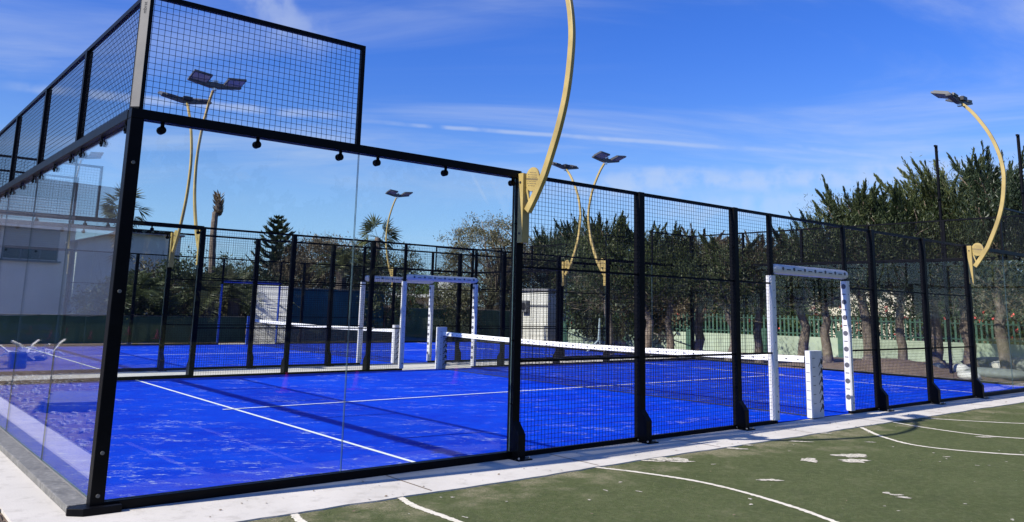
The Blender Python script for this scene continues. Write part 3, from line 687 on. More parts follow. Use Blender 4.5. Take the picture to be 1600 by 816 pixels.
# ------------------------------------------------------------------ screens, walls, buildings
def screen_fence(x0, x1, y, h, m, label, sag=0.):
    root = empty('windscreen_fence', (x0, y, -.03), label, 'fence', 'fabric covered fences behind the courts')
    n = max(8, int((x1-x0)/.25)); rg = random.Random(int(x0*10)); vs = []; fs = []
    for i in range(n+1):
        x = (x1-x0)*i/n; dy = .02*math.sin(x*2.1)+rg.uniform(-.008, .008); z = h-sag*abs(math.sin(x*math.pi/2))+rg.uniform(-.006, .006)
        vs += [(x, dy, .0), (x, dy*1.8, h*.5), (x, dy, z), (x, dy+.008, z), (x, dy*1.8+.008, h*.5), (x, dy+.008, .0)]
    for i in range(n):
        for k in range(6): a = i*6; fs.append((a+k, a+(k+1) % 6, a+6+(k+1) % 6, a+6+k))
    MB().add(vs, fs).build('screen_cloth', m, root)
    k = max(1, int((x1-x0)/2.))
    for i in range(k+1): MB().cyl(((x1-x0)*i/k, .06, 0), ((x1-x0)*i/k, .06, h+.02), .025, n=8).build('post', 'black', root)
    MB().cyl((0, .06, h), (x1-x0, .06, h), .018, n=8).build('top_rail', 'rail_grey', root)
    return root
screen_fence(-14, 10.75, 24.2, .95, 'screen', 'low dark green cloth fence behind the farther court, left of the white panel', .03)
screen_fence(12.05, 16.75, 24.0, 2.12, 'screen_dark', 'tall dark teal cloth fence right of the white panel', .04)
screen_fence(16.8, 24.0, 24.0, 1.40, 'screen', 'low green cloth fence in front of the big grey tree', .03)
root = empty('practice_wall', (10.80, 23.7, -.03), 'white painted board wall between the two dark cloth fences', 'wall', rz=-.62)
MB().box((0, -.06, 0), (1.30, .06, 2.12)).build('board', 'hut_wall', root); MB().box((1.30, -.07, 0), (1.38, .07, 2.16)).build('edge_post', 'blue_pad', root)
MB().box((-.02, -.08, 2.12), (1.30, .08, 2.16)).build('coping', 'hut_wall', root)

# white hut beyond the farther court, its lit face towards the sun
root = empty('equipment_hut', (24.0, 21.4, -.03), 'white hut with a wall mounted air conditioner behind the farther court', 'hut')
MB().box((0, -.02, 0), (2.6, 2.3, 2.36)).build('wall', 'hut_wall', root); MB().box((-.08, -.1, 2.36), (2.7, 2.4, 2.46)).build('roof', 'roof_grey', root)
MB().box((-.05, 1.75, .1), (-.0, 2.25, 1.9)).build('door', 'grey_wall', root)
mb = MB(); mb.box((-.22, 1.25, 1.35), (-.003, 1.72, 1.9)); ac = mb.build('air_conditioner', 'grey_wall', root, bevel=.01)
mb = MB(); mb.cyl((-.225, 1.48, 1.62), (-.235, 1.48, 1.62), .18, n=16); mb.build('fan_grille', 'ink', ac)
MB().box((-.04, .0, 1.62), (-.003, 1.25, 1.70)).build('pipe_cover', 'grey_wall', root)

# white villa outside to the left, seen as a reflection in the back glass
def villa():
    root = empty('white_villa', (0, 34, -.03), 'flat roofed white villa with a half shuttered window, mirrored in the back glass', 'building', rz=-.20)
    MB().box((-16, 0, 0), (-.6, 9, 4.55)).build('wall', 'white_wall', root)
    MB().box((-16.3, -.5, 4.55), (-1.9, 9, 4.85)).build('ledge', 'white_wall', root)
    MB().box((-16, .6, 4.85), (-.9, 9, 6.95)).build('upper_wall', 'grey_wall', root)
    MB().box((-6.9, .3, 4.85), (-1.7, .6, 6.0)).build('upper_shutter', 'roof_grey', root)
    wd = MB().box((-6.25, -.06, 3.1), (-3.75, -.0, 4.52)).build('window', 'white_wall', root)
    MB().box((-6.15, -.10, 3.62), (-3.85, -.055, 4.50)).build('roller_shutter', 'shutter', wd)
    MB().box((-6.15, -.09, 3.18), (-3.85, -.065, 3.62)).build('pane', 'window', wd)
    mb = MB()
    for x in (-6.15, -5.4, -4.6, -3.9): mb.box((x, -.12, 3.15), (x+.05, -.09, 3.62))
    mb.box((-6.3, -.16, 3.06), (-3.7, -.0, 3.14)); mb.build('window_frame', 'grey_wall', wd)
    MB().box((-2.9, -.06, 3.1), (-2.4, 0, 4.3)).build('side_window', 'window', root)
    MB().box((-1.2, -.4, 0), (-.9, -.05, 5.3)).build('pillar', 'white_wall', root)
villa()
# pale building straight behind the farther court
root = empty('pale_building', (0, 40, -.03), 'pale grey green building with a sloping roof edge behind the palm', 'building')
MB().prism([(7.8, 0), (13.0, 0), (13.0, 5.0), (9.9, 5.0), (7.8, 4.4)], 0, 5, 'y').build('wall', 'teal_wall', root)
MB().box((-.5, .5, 0), (7.75, 5, 5.15)).build('side_wing', 'teal_wall', root)
MB().prism([(7.3, 4.27), (9.9, 5.0), (13.1, 5.0), (13.1, 5.1), (9.9, 5.1), (7.3, 4.37)], -.3, 5.2, 'y').build('roof', 'roof_grey', root)
# white house far off behind the low fence
p = at(668, 470, 48); root = empty('white_house', (p[0], p[1], -.03), 'low white house seen under the big grey tree', 'house', rz=-.55)
MB().box((-1.9, 0, 0), (2.4, 4, 2.0)).build('wall', 'white_wall', root); MB().box((-2.3, -.6, 2.0), (2.7, 4.2, 2.18)).build('roof', 'white_wall', root)
MB().box((.7, .5, 2.18), (2.0, 3.5, 2.95)).build('upper_room', 'white_wall', root); MB().box((-1.2, -.03, .8), (-.2, 0, 1.6)).build('window', 'window', root)
p = at(1318, 480, 37); root = empty('cream_house', (p[0], p[1], -.03), 'sunlit cream house showing between the trees right of the doorway', 'house', rz=-1.15)
MB().box((-2.6, 0, 0), (2.6, 4, 2.75)).build('wall', 'cream', root); MB().box((-2.8, -.3, 1.55), (2.8, -.05, 1.68)).build('balcony_rail', 'cream', root)
mb = MB(); mb.box((-2.9, -.2, 2.75), (2.9, 4.2, 2.9)); mb.build('roof', 'roof_grey', root)
mb = MB(); mb.box((-.9, -.03, 1.9), (-.1, .0, 2.5)); mb.build('window', 'window', root)
p = at(1408, 470, 38); root = empty('cream_house', (p[0], p[1], -.03), 'bright cream wall glimpsed between trunks left of the right-hand floodlight', 'house', rz=-1.2)
MB().box((-.6, 0, 0), (1.3, 3, 2.9)).build('wall', 'cream', root); MB().box((-.7, -.1, 2.9), (1.4, 3.1, 3.0)).build('roof', 'roof_grey', root)

# boundary wall with pickets
WA, WB = np.array([24.3, 20.5]), np.array([30.6, .2]); WL = np.linalg.norm(WB-WA); wang = math.atan2(*(WB-WA)[::-1])
root = empty('boundary_wall', (WA[0], WA[1], -.03), 'low pale green wall topped with green pickets behind the tree row', 'wall', rz=wang)
MB().box((0, -.1, 0), (WL, .1, .72)).build('wall', 'mint_wall', root)
mb = MB(); k = int(WL/.16)
for i in range(k): mb.box((i*.16+.05, -.018, .72), (i*.16+.115, .018, 1.50))
for z in (.82, 1.36): mb.box((0, -.03, z), (WL, -.018, z+.04))
mb.build('picket_railing', 'mint_fence', root)
for i in range(0, int(WL)+1, 3): MB().box((i-.17, -.16, 0), (i+.17, .14, .98)).build('pillar', 'mint_fence', root)

# ------------------------------------------------------------------ vegetation
def rnd_dirs(rg, n):
    v = rg.standard_normal((n, 3)); return v/np.linalg.norm(v, axis=1, keepdims=True)
def leaves(rg, C, dirs, L, Wd):                     # elongated quads from C along dirs
    n = len(C); side = np.cross(dirs, rnd_dirs(rg, n)); side /= np.linalg.norm(side, axis=1, keepdims=True)+1e-9
    L = np.broadcast_to(L, (n,))[:, None]; Wd = np.broadcast_to(Wd, (n,))[:, None]
    return np.stack([C, C+dirs*L*.45+side*Wd, C+dirs*L, C+dirs*L*.45-side*Wd], 1)
def leader_leaves(rg, base, d0, length, nspray, L0, nleaf=12, up=.5):
    """one upright shoot: sprays along a curving axis"""
    t = rg.uniform(0.02, 1, nspray)**.85; d0 = d0/np.linalg.norm(d0); upv = np.array([0, 0, 1.])
    ax = base+d0*length*t[:, None]+upv*(up*length*.35*t[:, None]**2)
    tang = d0+upv*up*.7*t[:, None]; tang /= np.linalg.norm(tang, axis=1, keepdims=True)
    sd = rnd_dirs(rg, nspray); sd = sd-tang*(sd*tang).sum(1, keepdims=True); sd /= np.linalg.norm(sd, axis=1, keepdims=True)
    spd = tang*.85+sd*.75*(1-.85*t[:, None]); spd /= np.linalg.norm(spd, axis=1, keepdims=True)
    sl_ = L0*(1.02-t)**.8*rg.uniform(.5, 1.35, nspray)+.05
    out_ = []
    for k in range(nleaf):
        q = (k+rg.uniform(0, 1, nspray))/nleaf; C = ax+spd*(sl_*q)[:, None]
        dd = spd+rnd_dirs(rg, nspray)*(.55*(1-.7*t[:, None])); dd[:, 2] += .15; dd /= np.linalg.norm(dd, axis=1, keepdims=True)
        out_.append(leaves(rg, C, dd, rg.uniform(.07, .17, nspray)*(1.1-.5*q), .0100))
    return np.concatenate(out_)
def limb_tube(mb, p0, p1, r0, r1, rg, bend=.12, n=6, sides=7):
    p0 = np.array(p0); p1 = np.array(p1); L = np.linalg.norm(p1-p0); off = rg.standard_normal(3)*bend*L
    mb.tube([tuple(p0+(p1-p0)*t+off*math.sin(math.pi*t)+rg.standard_normal(3)*.012*L*(0 < t < 1)) for t in np.linspace(0, 1, n)], [r0+(r1-r0)*t for t in np.linspace(0, 1, n)], n=sides)
def make_cypress(seed, H=6.4, crown0=2.1, rad=1.9, nlead=60, leafm='cypress', bare=0.35, spike=1., fill=130, wind=(.25, .1)):
    rg = np.random.default_rng(seed); root = empty('cypress_tree', (0, 0, 0), '-', 'tree', 'conifers in the row beyond the end wall')
    mb = MB(); lean = rg.uniform(-.25, .25, 2); top = np.array([lean[0], lean[1], H*.75])
    limb_tube(mb, (0, 0, -.1), (lean[0]*.5, lean[1]*.5, crown0), .19, .13, rg, .03, n=7, sides=9); fork = np.array([lean[0]*.5, lean[1]*.5, crown0])
    limb_tube(mb, fork, top, .13, .03, rg, .05)
    mb.tube([(0, 0, -.1), (0, 0, .12), (.01, 0, .4)], [.27, .22, .18], n=9)
    Q = []
    for i in range(nlead):
        th = rg.uniform(0, 6.28); f = (i+.5)/nlead; zb = crown0-.1+(H-crown0)*.62*rg.uniform(0, 1)**1.1
        b = np.array([lean[0]*.8, lean[1]*.8, zb])
        hr = (zb-crown0)/(H-crown0); out_ = rad*rg.uniform(.35, 1.)*(1-.55*hr)
        tip_z = min(H*rg.uniform(.9, 1.0), zb+rg.uniform(.9, 2.1)) if hr > .3 else zb+rg.uniform(.2, 1.5)
        tip = np.array([b[0]+out_*math.cos(th), b[1]+out_*math.sin(th), tip_z])
        st = b+(tip-b)*bare*rg.uniform(.5, 1.); d = tip-st; Ln = np.linalg.norm(d)
        limb_tube(mb, b-np.array([0, 0, .15]), tip-(tip-b)*.25, .045, .012, rg, .08, n=5, sides=5)
        Q.append(leader_leaves(rg, st, d, Ln, int(44+Ln*26), .40))
    for i in range(fill):                                # inner mass of fine foliage
        d = rnd_dirs(rg, 1)[0]; q = rg.uniform(.2, 1.)**.45; zc = (H*.86+crown0)/2+.1; c = np.array([lean[0], lean[1], zc])+d*q*np.array([rad*.92, rad*.92, (H*.86-crown0)/2+.15]); n = 90
        dd = rnd_dirs(rg, n)*.8+np.array([d[0]*.5+wind[0]*.6, d[1]*.5, .75]); dd /= np.linalg.norm(dd, axis=1, keepdims=True)
        Q.append(leaves(rg, c+rg.standard_normal((n, 3))*np.array([.24, .24, .30]), dd, rg.uniform(.07, .18, n), .011))
    for i in range(15):                                  # top spikes
        th = rg.uniform(0, 6.28); r0 = rg.uniform(0, rad*.55); b = np.array([lean[0]+r0*math.cos(th), lean[1]+r0*math.sin(th), H*rg.uniform(.50, .74)])
        Q.append(leader_leaves(rg, b, np.array([.45*math.cos(th)+wind[0], .45*math.sin(th)+wind[1], 1.]), (H-b[2])*rg.uniform(.35, 1.0)*spike, 52, .34, up=.1))
    Q = np.concatenate(Q); mb.build('trunk', 'bark', root, smooth=True); quads('crown', Q, leafm, root)
    # dead twiggy skirt under the green
    nt = 420; th = rg.uniform(0, 6.28, nt); r0 = rg.uniform(.1, rad*.75, nt); z = crown0+rg.uniform(-.55, 1.3, nt)
    C = np.stack([r0*np.cos(th), r0*np.sin(th), z], 1); dd = np.stack([np.cos(th), np.sin(th), rg.uniform(-.9, .5, nt)], 1)+rg.standard_normal((nt, 3))*.4; dd /= np.linalg.norm(dd, axis=1, keepdims=True)
    quads('dead_twig', leaves(rg, C, dd, rg.uniform(.3, .7, nt), .012), 'brown_leaf', root)
    return root
protos = [make_cypress(11, 6.4, 2.5, 2.0), make_cypress(12, 6.4, 2.3, 2.3, leafm='cypress', wind=(-.1, .3)), make_cypress(13, 6.4, 2.7, 1.8, leafm='cypress_blue', wind=(.1, -.3)),
          make_cypress(14, 6.4, 2.7, 2.5, nlead=46, spike=.8, fill=190, wind=(.5, -.2)), make_cypress(15, 6.4, 3.0, 2.3, nlead=40, leafm='brown_leaf', spike=.6, fill=150, wind=(.2, -.5))]
# (trunk u, v of its foot, distance, v of its top, variant, label)
rowt = [(862, 352, 43, 2, 'conifer just right of the big front post, leftmost of the row'), (905, 342, 42, 2, 'conifer behind the crossing pair of small floodlights'),
        (952, 330, 28.5, 0, 'conifer left of the second black post, top against the sky'), (1003, 348, 28, 3, 'conifer behind the second black post from the left'),
        (1050, 352, 28, 3, 'conifer with bare lower branches behind the net middle'), (1092, 358, 29, 4, 'brownish conifer left of the third black post'),
        (1136, 366, 27, 3, 'conifer with thick pale trunk beside the third black post'), (1182, 366, 27.5, 4, 'conifer with a forked trunk left of the white doorway'),
        (1240, 352, 27.5, 3, 'slim trunked conifer seen through the white doorway'), (1285, 330, 27, 2, 'dark conifer behind the right side of the white doorway'),
        (1342, 282, 26.5, 0, 'conifer with a lone spike above the others'), (1398, 288, 26.5, 1, 'broad conifer left of the tall thin pole'),
        (1448, 278, 27, 0, 'conifer behind the tall thin pole'), (1495, 240, 27, 1, 'tallest conifer right of the tall thin pole'),
        (1548, 238, 26.5, 2, 'tall conifer behind the right-hand floodlight arm'), (1600, 262, 27, 0, 'conifer at the right edge of the photo')]
used = set()
for i, (u, vt, Dd, k, lab) in enumerate(rowt):
    p = at(u, vt, Dd); o = protos[k] if k not in used else copy_tree(protos[k]); used.add(k)
    s = p[2]/6.4; o.location = (p[0], p[1], -.03); kk = (.92, 1.08, .98, 1.04, .88, 1.1, .95)[i % 7]; o.scale = (max(.85, min(1.05, s*.85+.15))*kk,)*2+(s,); o.rotation_euler[2] = i*2.39; o['label'] = lab

def clumps_tree(name, seed, H, rad, z0, leafm, label, cat='tree', nclump=120, nleaf=55, leaf=(.05, .10), wd=.022, squash=1., trunk_r=.16, barkm='bark', stems=1, group=None, spread=.42, loc=None, rz=0., twigs=True, branches=16):
    rg = np.random.default_rng(seed); root = empty(name, loc if loc is not None else (0, 0, 0), label, cat, group, rz)
    cz = (H+z0)/2; rz_ = (H-z0)/2; mb = MB(); Q = []
    for s in range(stems):
        b = np.array([rg.uniform(-.3, .3)*(stems > 1), rg.uniform(-.3, .3)*(stems > 1), -.1]); e = np.array([rg.uniform(-.3, .3)*rad, rg.uniform(-.3, .3)*rad, cz-rz_*.2])
        limb_tube(mb, b, e, trunk_r/math.sqrt(stems), trunk_r*.4/math.sqrt(stems), rg, .06, n=8, sides=8)
        for i in range(branches//stems):
            d = rnd_dirs(rg, 1)[0]; d[2] = abs(d[2])*.9+.1; t = rg.uniform(.35, 1.)
            limb_tube(mb, b+(e-b)*t, np.array([0, 0, cz])+d*np.array([rad, rad, rz_])*rg.uniform(.6, .95), trunk_r*.28, .012, rg, .1, n=6, sides=5)
    for i in range(nclump):
        d = rnd_dirs(rg, 1)[0]; rr = rg.uniform(.35, 1.)**.5*rg.uniform(.8, 1.08)
        c = np.array([0, 0, cz])+d*rr*np.array([rad, rad, rz_]); n = int(nleaf*rg.uniform(.5, 1.4)); sp_ = spread*rg.uniform(.5, 1.2)
        P = c+rg.standard_normal((n, 3))*np.array([sp_, sp_, sp_*.7])*.55; P[:, 2] = np.maximum(P[:, 2], .02)
        dd = rnd_dirs(rg, n)+d*.5; dd /= np.linalg.norm(dd, axis=1, keepdims=True)
        Q.append(leaves(rg, P, dd, rg.uniform(*leaf, n)*1.6, wd))
    mb.build('trunk', barkm, root, smooth=True); quads('crown', np.concatenate(Q), leafm, root)
    if twigs:
        nt = int(nclump*4); d = rnd_dirs(rg, nt); c = np.array([0, 0, cz])+d*rg.uniform(.5, 1.0, (nt, 1))*np.array([rad, rad, rz_])
        quads('twig', leaves(rg, c, d*.8+np.array([0, 0, .3])+rg.standard_normal((nt, 3))*.3, rg.uniform(.25, .6, nt), .007), barkm, root)
    return root
# (u, v top, v middle.., distance, radius)
def place(u, vt, Dd): p = at(u, vt, Dd); return (p[0], p[1], -.03), p[2]+.03
loc, H = place(766, 336, 43); clumps_tree('grey_tree', 21, H, 2.75, .9, 'olive', 'big round grey green tree left of the big front post', nclump=330, nleaf=70, leaf=(.06, .11), trunk_r=.34, loc=loc, spread=.40, branches=34, barkm='bark')
loc, H = place(505, 368, 40); clumps_tree('round_tree', 22, H, 2.6, 1.0, 'brown_leaf', 'brownish round tree between the araucaria and the fan palm', nclump=260, nleaf=70, leaf=(.07, .12), trunk_r=.22, loc=loc, spread=.5)
loc, H = place(735, 425, 46); 
bushes = [(240, 415, 36, 1.3, 'brown_leaf', 'dry brown bush behind the low green fence on the left'), (285, 398, 34, 1.1, 'dark_leaf', 'dark narrow bush left of the trimmed palm'),
          (312, 425, 39, 1.6, 'dark_leaf', 'dark bush in front of the trimmed palm trunk'), (365, 402, 39, 1.5, 'dark_leaf', 'dark bush between the trimmed palm and the araucaria'),
          (178, 440, 33, 1.2, 'dark_leaf', 'dark bush seen through the back glass near the corner post'), (470, 395, 38, 1.5, 'brown_leaf', 'thin brown bush right of the araucaria'),
          (560, 385, 38, 1.5, 'dark_leaf', 'dark bush left of the fan palm'), (605, 395, 36, 1.2, 'dark_leaf', 'dark bush right of the fan palm'),
          (640, 385, 43, .75, 'dark_leaf', 'slim dark cypress bush left of the white house'), (655, 428, 52, 2.2, 'green_leaf', 'green bush above the white house roof'),
          (692, 425, 50, 1.8, 'green_leaf', 'green bush beside the white house'), (710, 440, 38, 1.3, 'olive', 'grey green bush under the left of the big grey tree'),
          (835, 385, 43, 1.9, 'dark_leaf', 'dark bush above the white hut'), (800, 400, 44, 1.6, 'dark_leaf', 'dark bush behind the big front post'),
          (420, 425, 37, 1.2, 'dark_leaf', 'dark bush above the white panel'), (905, 400, 44, 1.9, 'dark_leaf', 'dark bush right of the white hut'),
          (335, 442, 37, 1.0, 'olive', 'grey green bush under the trimmed palm')]
for i, (u, vt, Dd, rd, lm, lab) in enumerate(bushes):
    loc, H = place(u, vt, Dd)
    clumps_tree('bush', 40+i, H, rd, .1, lm, lab, 'bush', nclump=int(75*rd), nleaf=60, leaf=(.07, .13), trunk_r=.08, loc=loc, spread=.42, stems=3, barkm='bark_dark', branches=9, group='bushes behind the courts', wd=.028)

# palms
def fan_leaf(rg, c, d, size, n=13):
    d = d/np.linalg.norm(d); side = np.cross(d, [0, 0, 1.]); side /= np.linalg.norm(side)+1e-9; upn = np.cross(side, d); ro = rg.uniform(-.9, .9); side, upn = side*math.cos(ro)+upn*math.sin(ro), upn*math.cos(ro)-side*math.sin(ro)
    a = np.linspace(-1.25, 1.25, n); tip = c+d*size*.45
    dd = np.cos(a)[:, None]*d+np.sin(a)[:, None]*side+upn*rg.uniform(-.12, .12, (n, 1)); dd[:, 2] -= .18*np.abs(a)
    C = np.repeat(tip[None], n, 0); sd = np.cross(dd, upn); sd /= np.linalg.norm(sd, axis=1, keepdims=True)+1e-9
    L = size*.62; q = np.stack([C, C+dd*L*.5+sd*size*.028, C+dd*L+np.array([0, 0, -.06*size]), C+dd*L*.5-sd*size*.028], 1)
    stem = np.stack([c, c+side*.012, tip+side*.012, tip], 0)[None]
    return np.concatenate([q, stem])
def fan_palm(seed, loc, H, size, label, nf=22, dead=40, lean=.0, trunk_r=.16):
    rg = np.random.default_rng(seed); root = empty('fan_palm', loc, label, 'palm tree', 'fan palms')
    mb = MB(); mb.tube([(lean*(z/H)**2+rg.uniform(-.015, .015), rg.uniform(-.015, .015), z) for z in np.linspace(-.1, H, 26)], [trunk_r*(1.15-.35*t)*(1+.06*(k % 2)) for k, t in enumerate(np.linspace(0, 1, 26))], n=10); mb.build('trunk', 'bark', root)
    Q = []; Qd = []
    for i in range(nf):
        th = rg.uniform(0, 6.28); el = rg.uniform(-.45, 1.35); d = np.array([math.cos(th)*math.cos(el), math.sin(th)*math.cos(el), math.sin(el)])
        Q.append(fan_leaf(rg, np.array([lean, 0, H+rg.uniform(-.15, .1)]), d, size*rg.uniform(.8, 1.1)))
    for i in range(dead):
        th = rg.uniform(0, 6.28); d = np.array([math.cos(th)*.35, math.sin(th)*.35, -1.])
        Qd.append(fan_leaf(rg, np.array([lean, 0, H-rg.uniform(.1, size*1.3)]), d, size*rg.uniform(.5, .75), 9))
    quads('crown', np.concatenate(Q), 'palm', root); quads('dead_skirt', np.concatenate(Qd), 'palm_dead', root)
loc, H = place(192, 328, 38); fan_palm(1, loc, H, 1.2, 'fan palm behind the front corner post', lean=.1)
loc, H = place(590, 372, 38); fan_palm(2, loc, H, 1.15, 'fan palm right of the glass seam, under the distant floodlight', nf=20)
# trimmed palm: tall bare stem with a cut bunch on top
loc, H = place(341, 301, 38); root = empty('trimmed_palm', loc, 'tall bare palm trunk with a trimmed stubby top', 'palm tree'); rg = np.random.default_rng(8)
mb = MB(); mb.tube([(.06*math.sin(z), 0, z) for z in np.linspace(-.1, H-.9, 24)], [.16-.03*t+.008*(k % 2) for k, t in enumerate(np.linspace(0, 1, 24))], n=9); mb.build('trunk', 'bark', root)
Q = []
for i in range(150):
    th = rg.uniform(0, 6.28); z = H-1.1+rg.uniform(0, 1.0); d = np.array([math.cos(th)*.8, math.sin(th)*.8, 1.]); d /= np.linalg.norm(d)
    Q.append(leaves(rg, np.array([[.05+.09*math.cos(th), .09*math.sin(th), z]]), d[None], rg.uniform(.18, .34), .035))
quads('crown', np.concatenate(Q), 'palm_dead', root)
MB().tube([(.05, 0, H-1.0), (.05, 0, H-.5), (.05, 0, H-.05)], [.13, .14, .05], n=8).build('crown_core', 'bark_dark', root)
# low feather palms
def feather_palm(seed, loc, H, size, label):
    rg = np.random.default_rng(seed); root = empty('date_palm', loc, label, 'palm tree', 'low feathery palms'); Q = []
    mb = MB(); mb.tube([(0, 0, z) for z in np.linspace(-.1, H, 8)], [.22+.02*(k % 2) for k in range(8)], n=9); mb.build('trunk', 'bark_dark', root)
    for i in range(36):
        th = rg.uniform(0, 6.28); el = rg.uniform(.15, 1.4); L = size*rg.uniform(.8, 1.1); h = np.array([math.cos(th), math.sin(th), 0]); n = 26; t = np.linspace(.05, 1, n)
        P = np.array([0, 0, H])+h*(L*math.cos(el)*t)[:, None]+np.array([0, 0, 1.])*((L*math.sin(el)*t-L*.55*t*t))[:, None]
        tg = np.gradient(P, axis=0); tg /= np.linalg.norm(tg, axis=1, keepdims=True); sd = np.cross(tg, [0, 0, 1.]); sd /= np.linalg.norm(sd, axis=1, keepdims=True)+1e-9
        for s in (-1, 1):
            dd = sd*s+tg*.8+np.array([0, 0, .12]); dd /= np.linalg.norm(dd, axis=1, keepdims=True); Q.append(leaves(rg, P, dd, (.38*np.sin(np.pi*(t*.85+.1))+.06)*size/2, .014))
        Q.append(leaves(rg, P[:-1], tg[:-1], L/n*1.3, .012))
    quads('crown', np.concatenate(Q), 'palm', root)
loc, H = place(368, 446, 33.8); feather_palm(1, loc, max(.7, H-.5), 2.6, 'low feathery palm left of the white panel')
loc, H = place(330, 452, 33.6); feather_palm(2, loc, max(.7, H-.4), 2.4, 'low feathery palm below the trimmed palm')
loc, H = place(208, 450, 32.8); feather_palm(3, loc, max(.7, H-.5), 2.2, 'low feathery palm just right of the corner post')
loc, H = place(535, 402, 36); feather_palm(4, loc, H-.5, 1.7, 'feathery palm behind the glass seam')
# araucaria
def araucaria(loc, H, label):
    rg = np.random.default_rng(5); root = empty('araucaria_tree', loc, label, 'tree'); mb = MB(); Q = []
    mb.tube([(0, 0, z) for z in np.linspace(-.1, H, 10)], [.16*(1-t)+.02 for t in np.linspace(0, 1, 10)], n=8)
    nt = 19; z = 1.2
    for k in range(nt):
        f = k/(nt-1); z = 1.1+(H-1.3)*f; R0 = 1.55*(1-f)**.62+.12; nb = 7
        for b in range(nb):
            th = 6.28*(b+.5*(k % 2)+rg.uniform(-.15, .15))/nb; h = np.array([math.cos(th), math.sin(th), 0]); n = int(18+R0*34); t = np.linspace(.05, 1, n); r0 = R0*rg.uniform(.85, 1.1)
            P = np.array([0, 0, z])+h*(r0*t)[:, None]+np.array([0, 0, 1.])*(r0*(.10*t+.32*t**3))[:, None]
            tg = np.gradient(P, axis=0); tg /= np.linalg.norm(tg, axis=1, keepdims=True); sd = np.cross(tg, [0, 0, 1.]); sd /= np.linalg.norm(sd, axis=1, keepdims=True)
            mb.tube([tuple(P[0]), tuple(P[n//2]), tuple(P[-1])], [.022, .015, .008], n=4)
            for s in (-1, 1, 0):
                dd = sd*s*.9+tg*.7+np.array([0, 0, .35]); dd /= np.linalg.norm(dd, axis=1, keepdims=True); Q.append(leaves(rg, P, dd, rg.uniform(.16, .26, n)*(1 if s else .8), .022))
    Q.append(leaves(rg, np.repeat([[0, 0, H-.25]], 14, 0), rnd_dirs(rg, 14)*.5+np.array([0, 0, .9]), .22, .02))
    mb.build('trunk', 'bark_dark', root); quads('crown', np.concatenate(Q), 'cypress_blue', root)
loc, H = place(436, 336, 40); araucaria(loc, H, 'dark tiered araucaria standing above the white panel')

# flowering hedge behind the pickets
rg = np.random.default_rng(31); root = empty('flowering_hedge', (WA[0], WA[1], -.03), 'green hedge with red flowers behind the picket wall', 'hedge', rz=wang)
Q = []; FQ = []
for i in range(260):
    c = np.array([rg.uniform(0, WL), rg.uniform(.25, 1.2), rg.uniform(.3, 2.05)]); n = 85
    P = c+rg.standard_normal((n, 3))*np.array([.30, .25, .25]); P[:, 1] = np.maximum(P[:, 1], .15); Q.append(leaves(rg, P, rnd_dirs(rg, n), rg.uniform(.08, .17, n), .034))
for i in range(90):
    c = np.array([rg.uniform(0, WL), rg.uniform(-.02, .2), rg.uniform(.9, 1.95)]); FQ.append(leaves(rg, c+rg.standard_normal((9, 3))*.025, rnd_dirs(rg, 9), .07, .030))
quads('foliage', np.concatenate(Q), 'green_leaf', root); o = quads('flower', np.concatenate(FQ), 'flower', root); o['kind'] = 'stuff'
# dark shrub mass behind the tree row so no bare horizon shows
for i, (u, vt, Dd, rd) in enumerate([(960, 415, 36, 2.2), (1040, 420, 37, 2.4), (1110, 425, 38, 2.2), (1190, 420, 38, 2.4), (1240, 420, 47, 1.6), (1440, 400, 40, 2.6), (1520, 400, 40, 2.6), (1590, 400, 39, 2.4), (1360, 405, 50, 2.2)]):
    loc, H = place(u, vt, Dd)
    clumps_tree('background_tree', 80+i, H, rd, .3, ['dark_leaf', 'brown_leaf', 'green_leaf'][i % 3], ['dark tree behind the hedge left of the second black post','brown tree behind the hedge right of the second black post','green tree behind the hedge left of the third black post','dark tree behind the hedge left of the doorway','brown tree behind the hedge inside the doorway','green tree behind the hedge right of the tall thin pole','dark tree behind the hedge left of the floodlight arm','brown tree behind the hedge at the right edge','green tree above the cream house'][i],
                nclump=int(95*rd), nleaf=60, leaf=(.09, .16), trunk_r=.12, loc=loc, spread=.55, stems=2, barkm='bark_dark', branches=10, group='trees beyond the picket wall', wd=.035)

rg = np.random.default_rng(77); Q = []  # unseen tree belt, added so the glass mirrors dark foliage instead of sky
for i in range(1300):
    x = rg.uniform(2, 105); c = np.array([x, -27+rg.uniform(-2, 2)+max(0, x-30)*.12, rg.uniform(.3, 6.4+1.5*math.sin(x*.35))]); n = 34
    Q.append(leaves(rg, c+rg.standard_normal((n, 3))*.75, rnd_dirs(rg, n), rg.uniform(.5, .9, n), .22))
o = quads('unseen_woodland', np.concatenate(Q), 'dark_leaf'); o['kind'] = 'stuff'; o['label'] = 'unseen dark tree belt across the green pitch, added to darken the glass reflections'

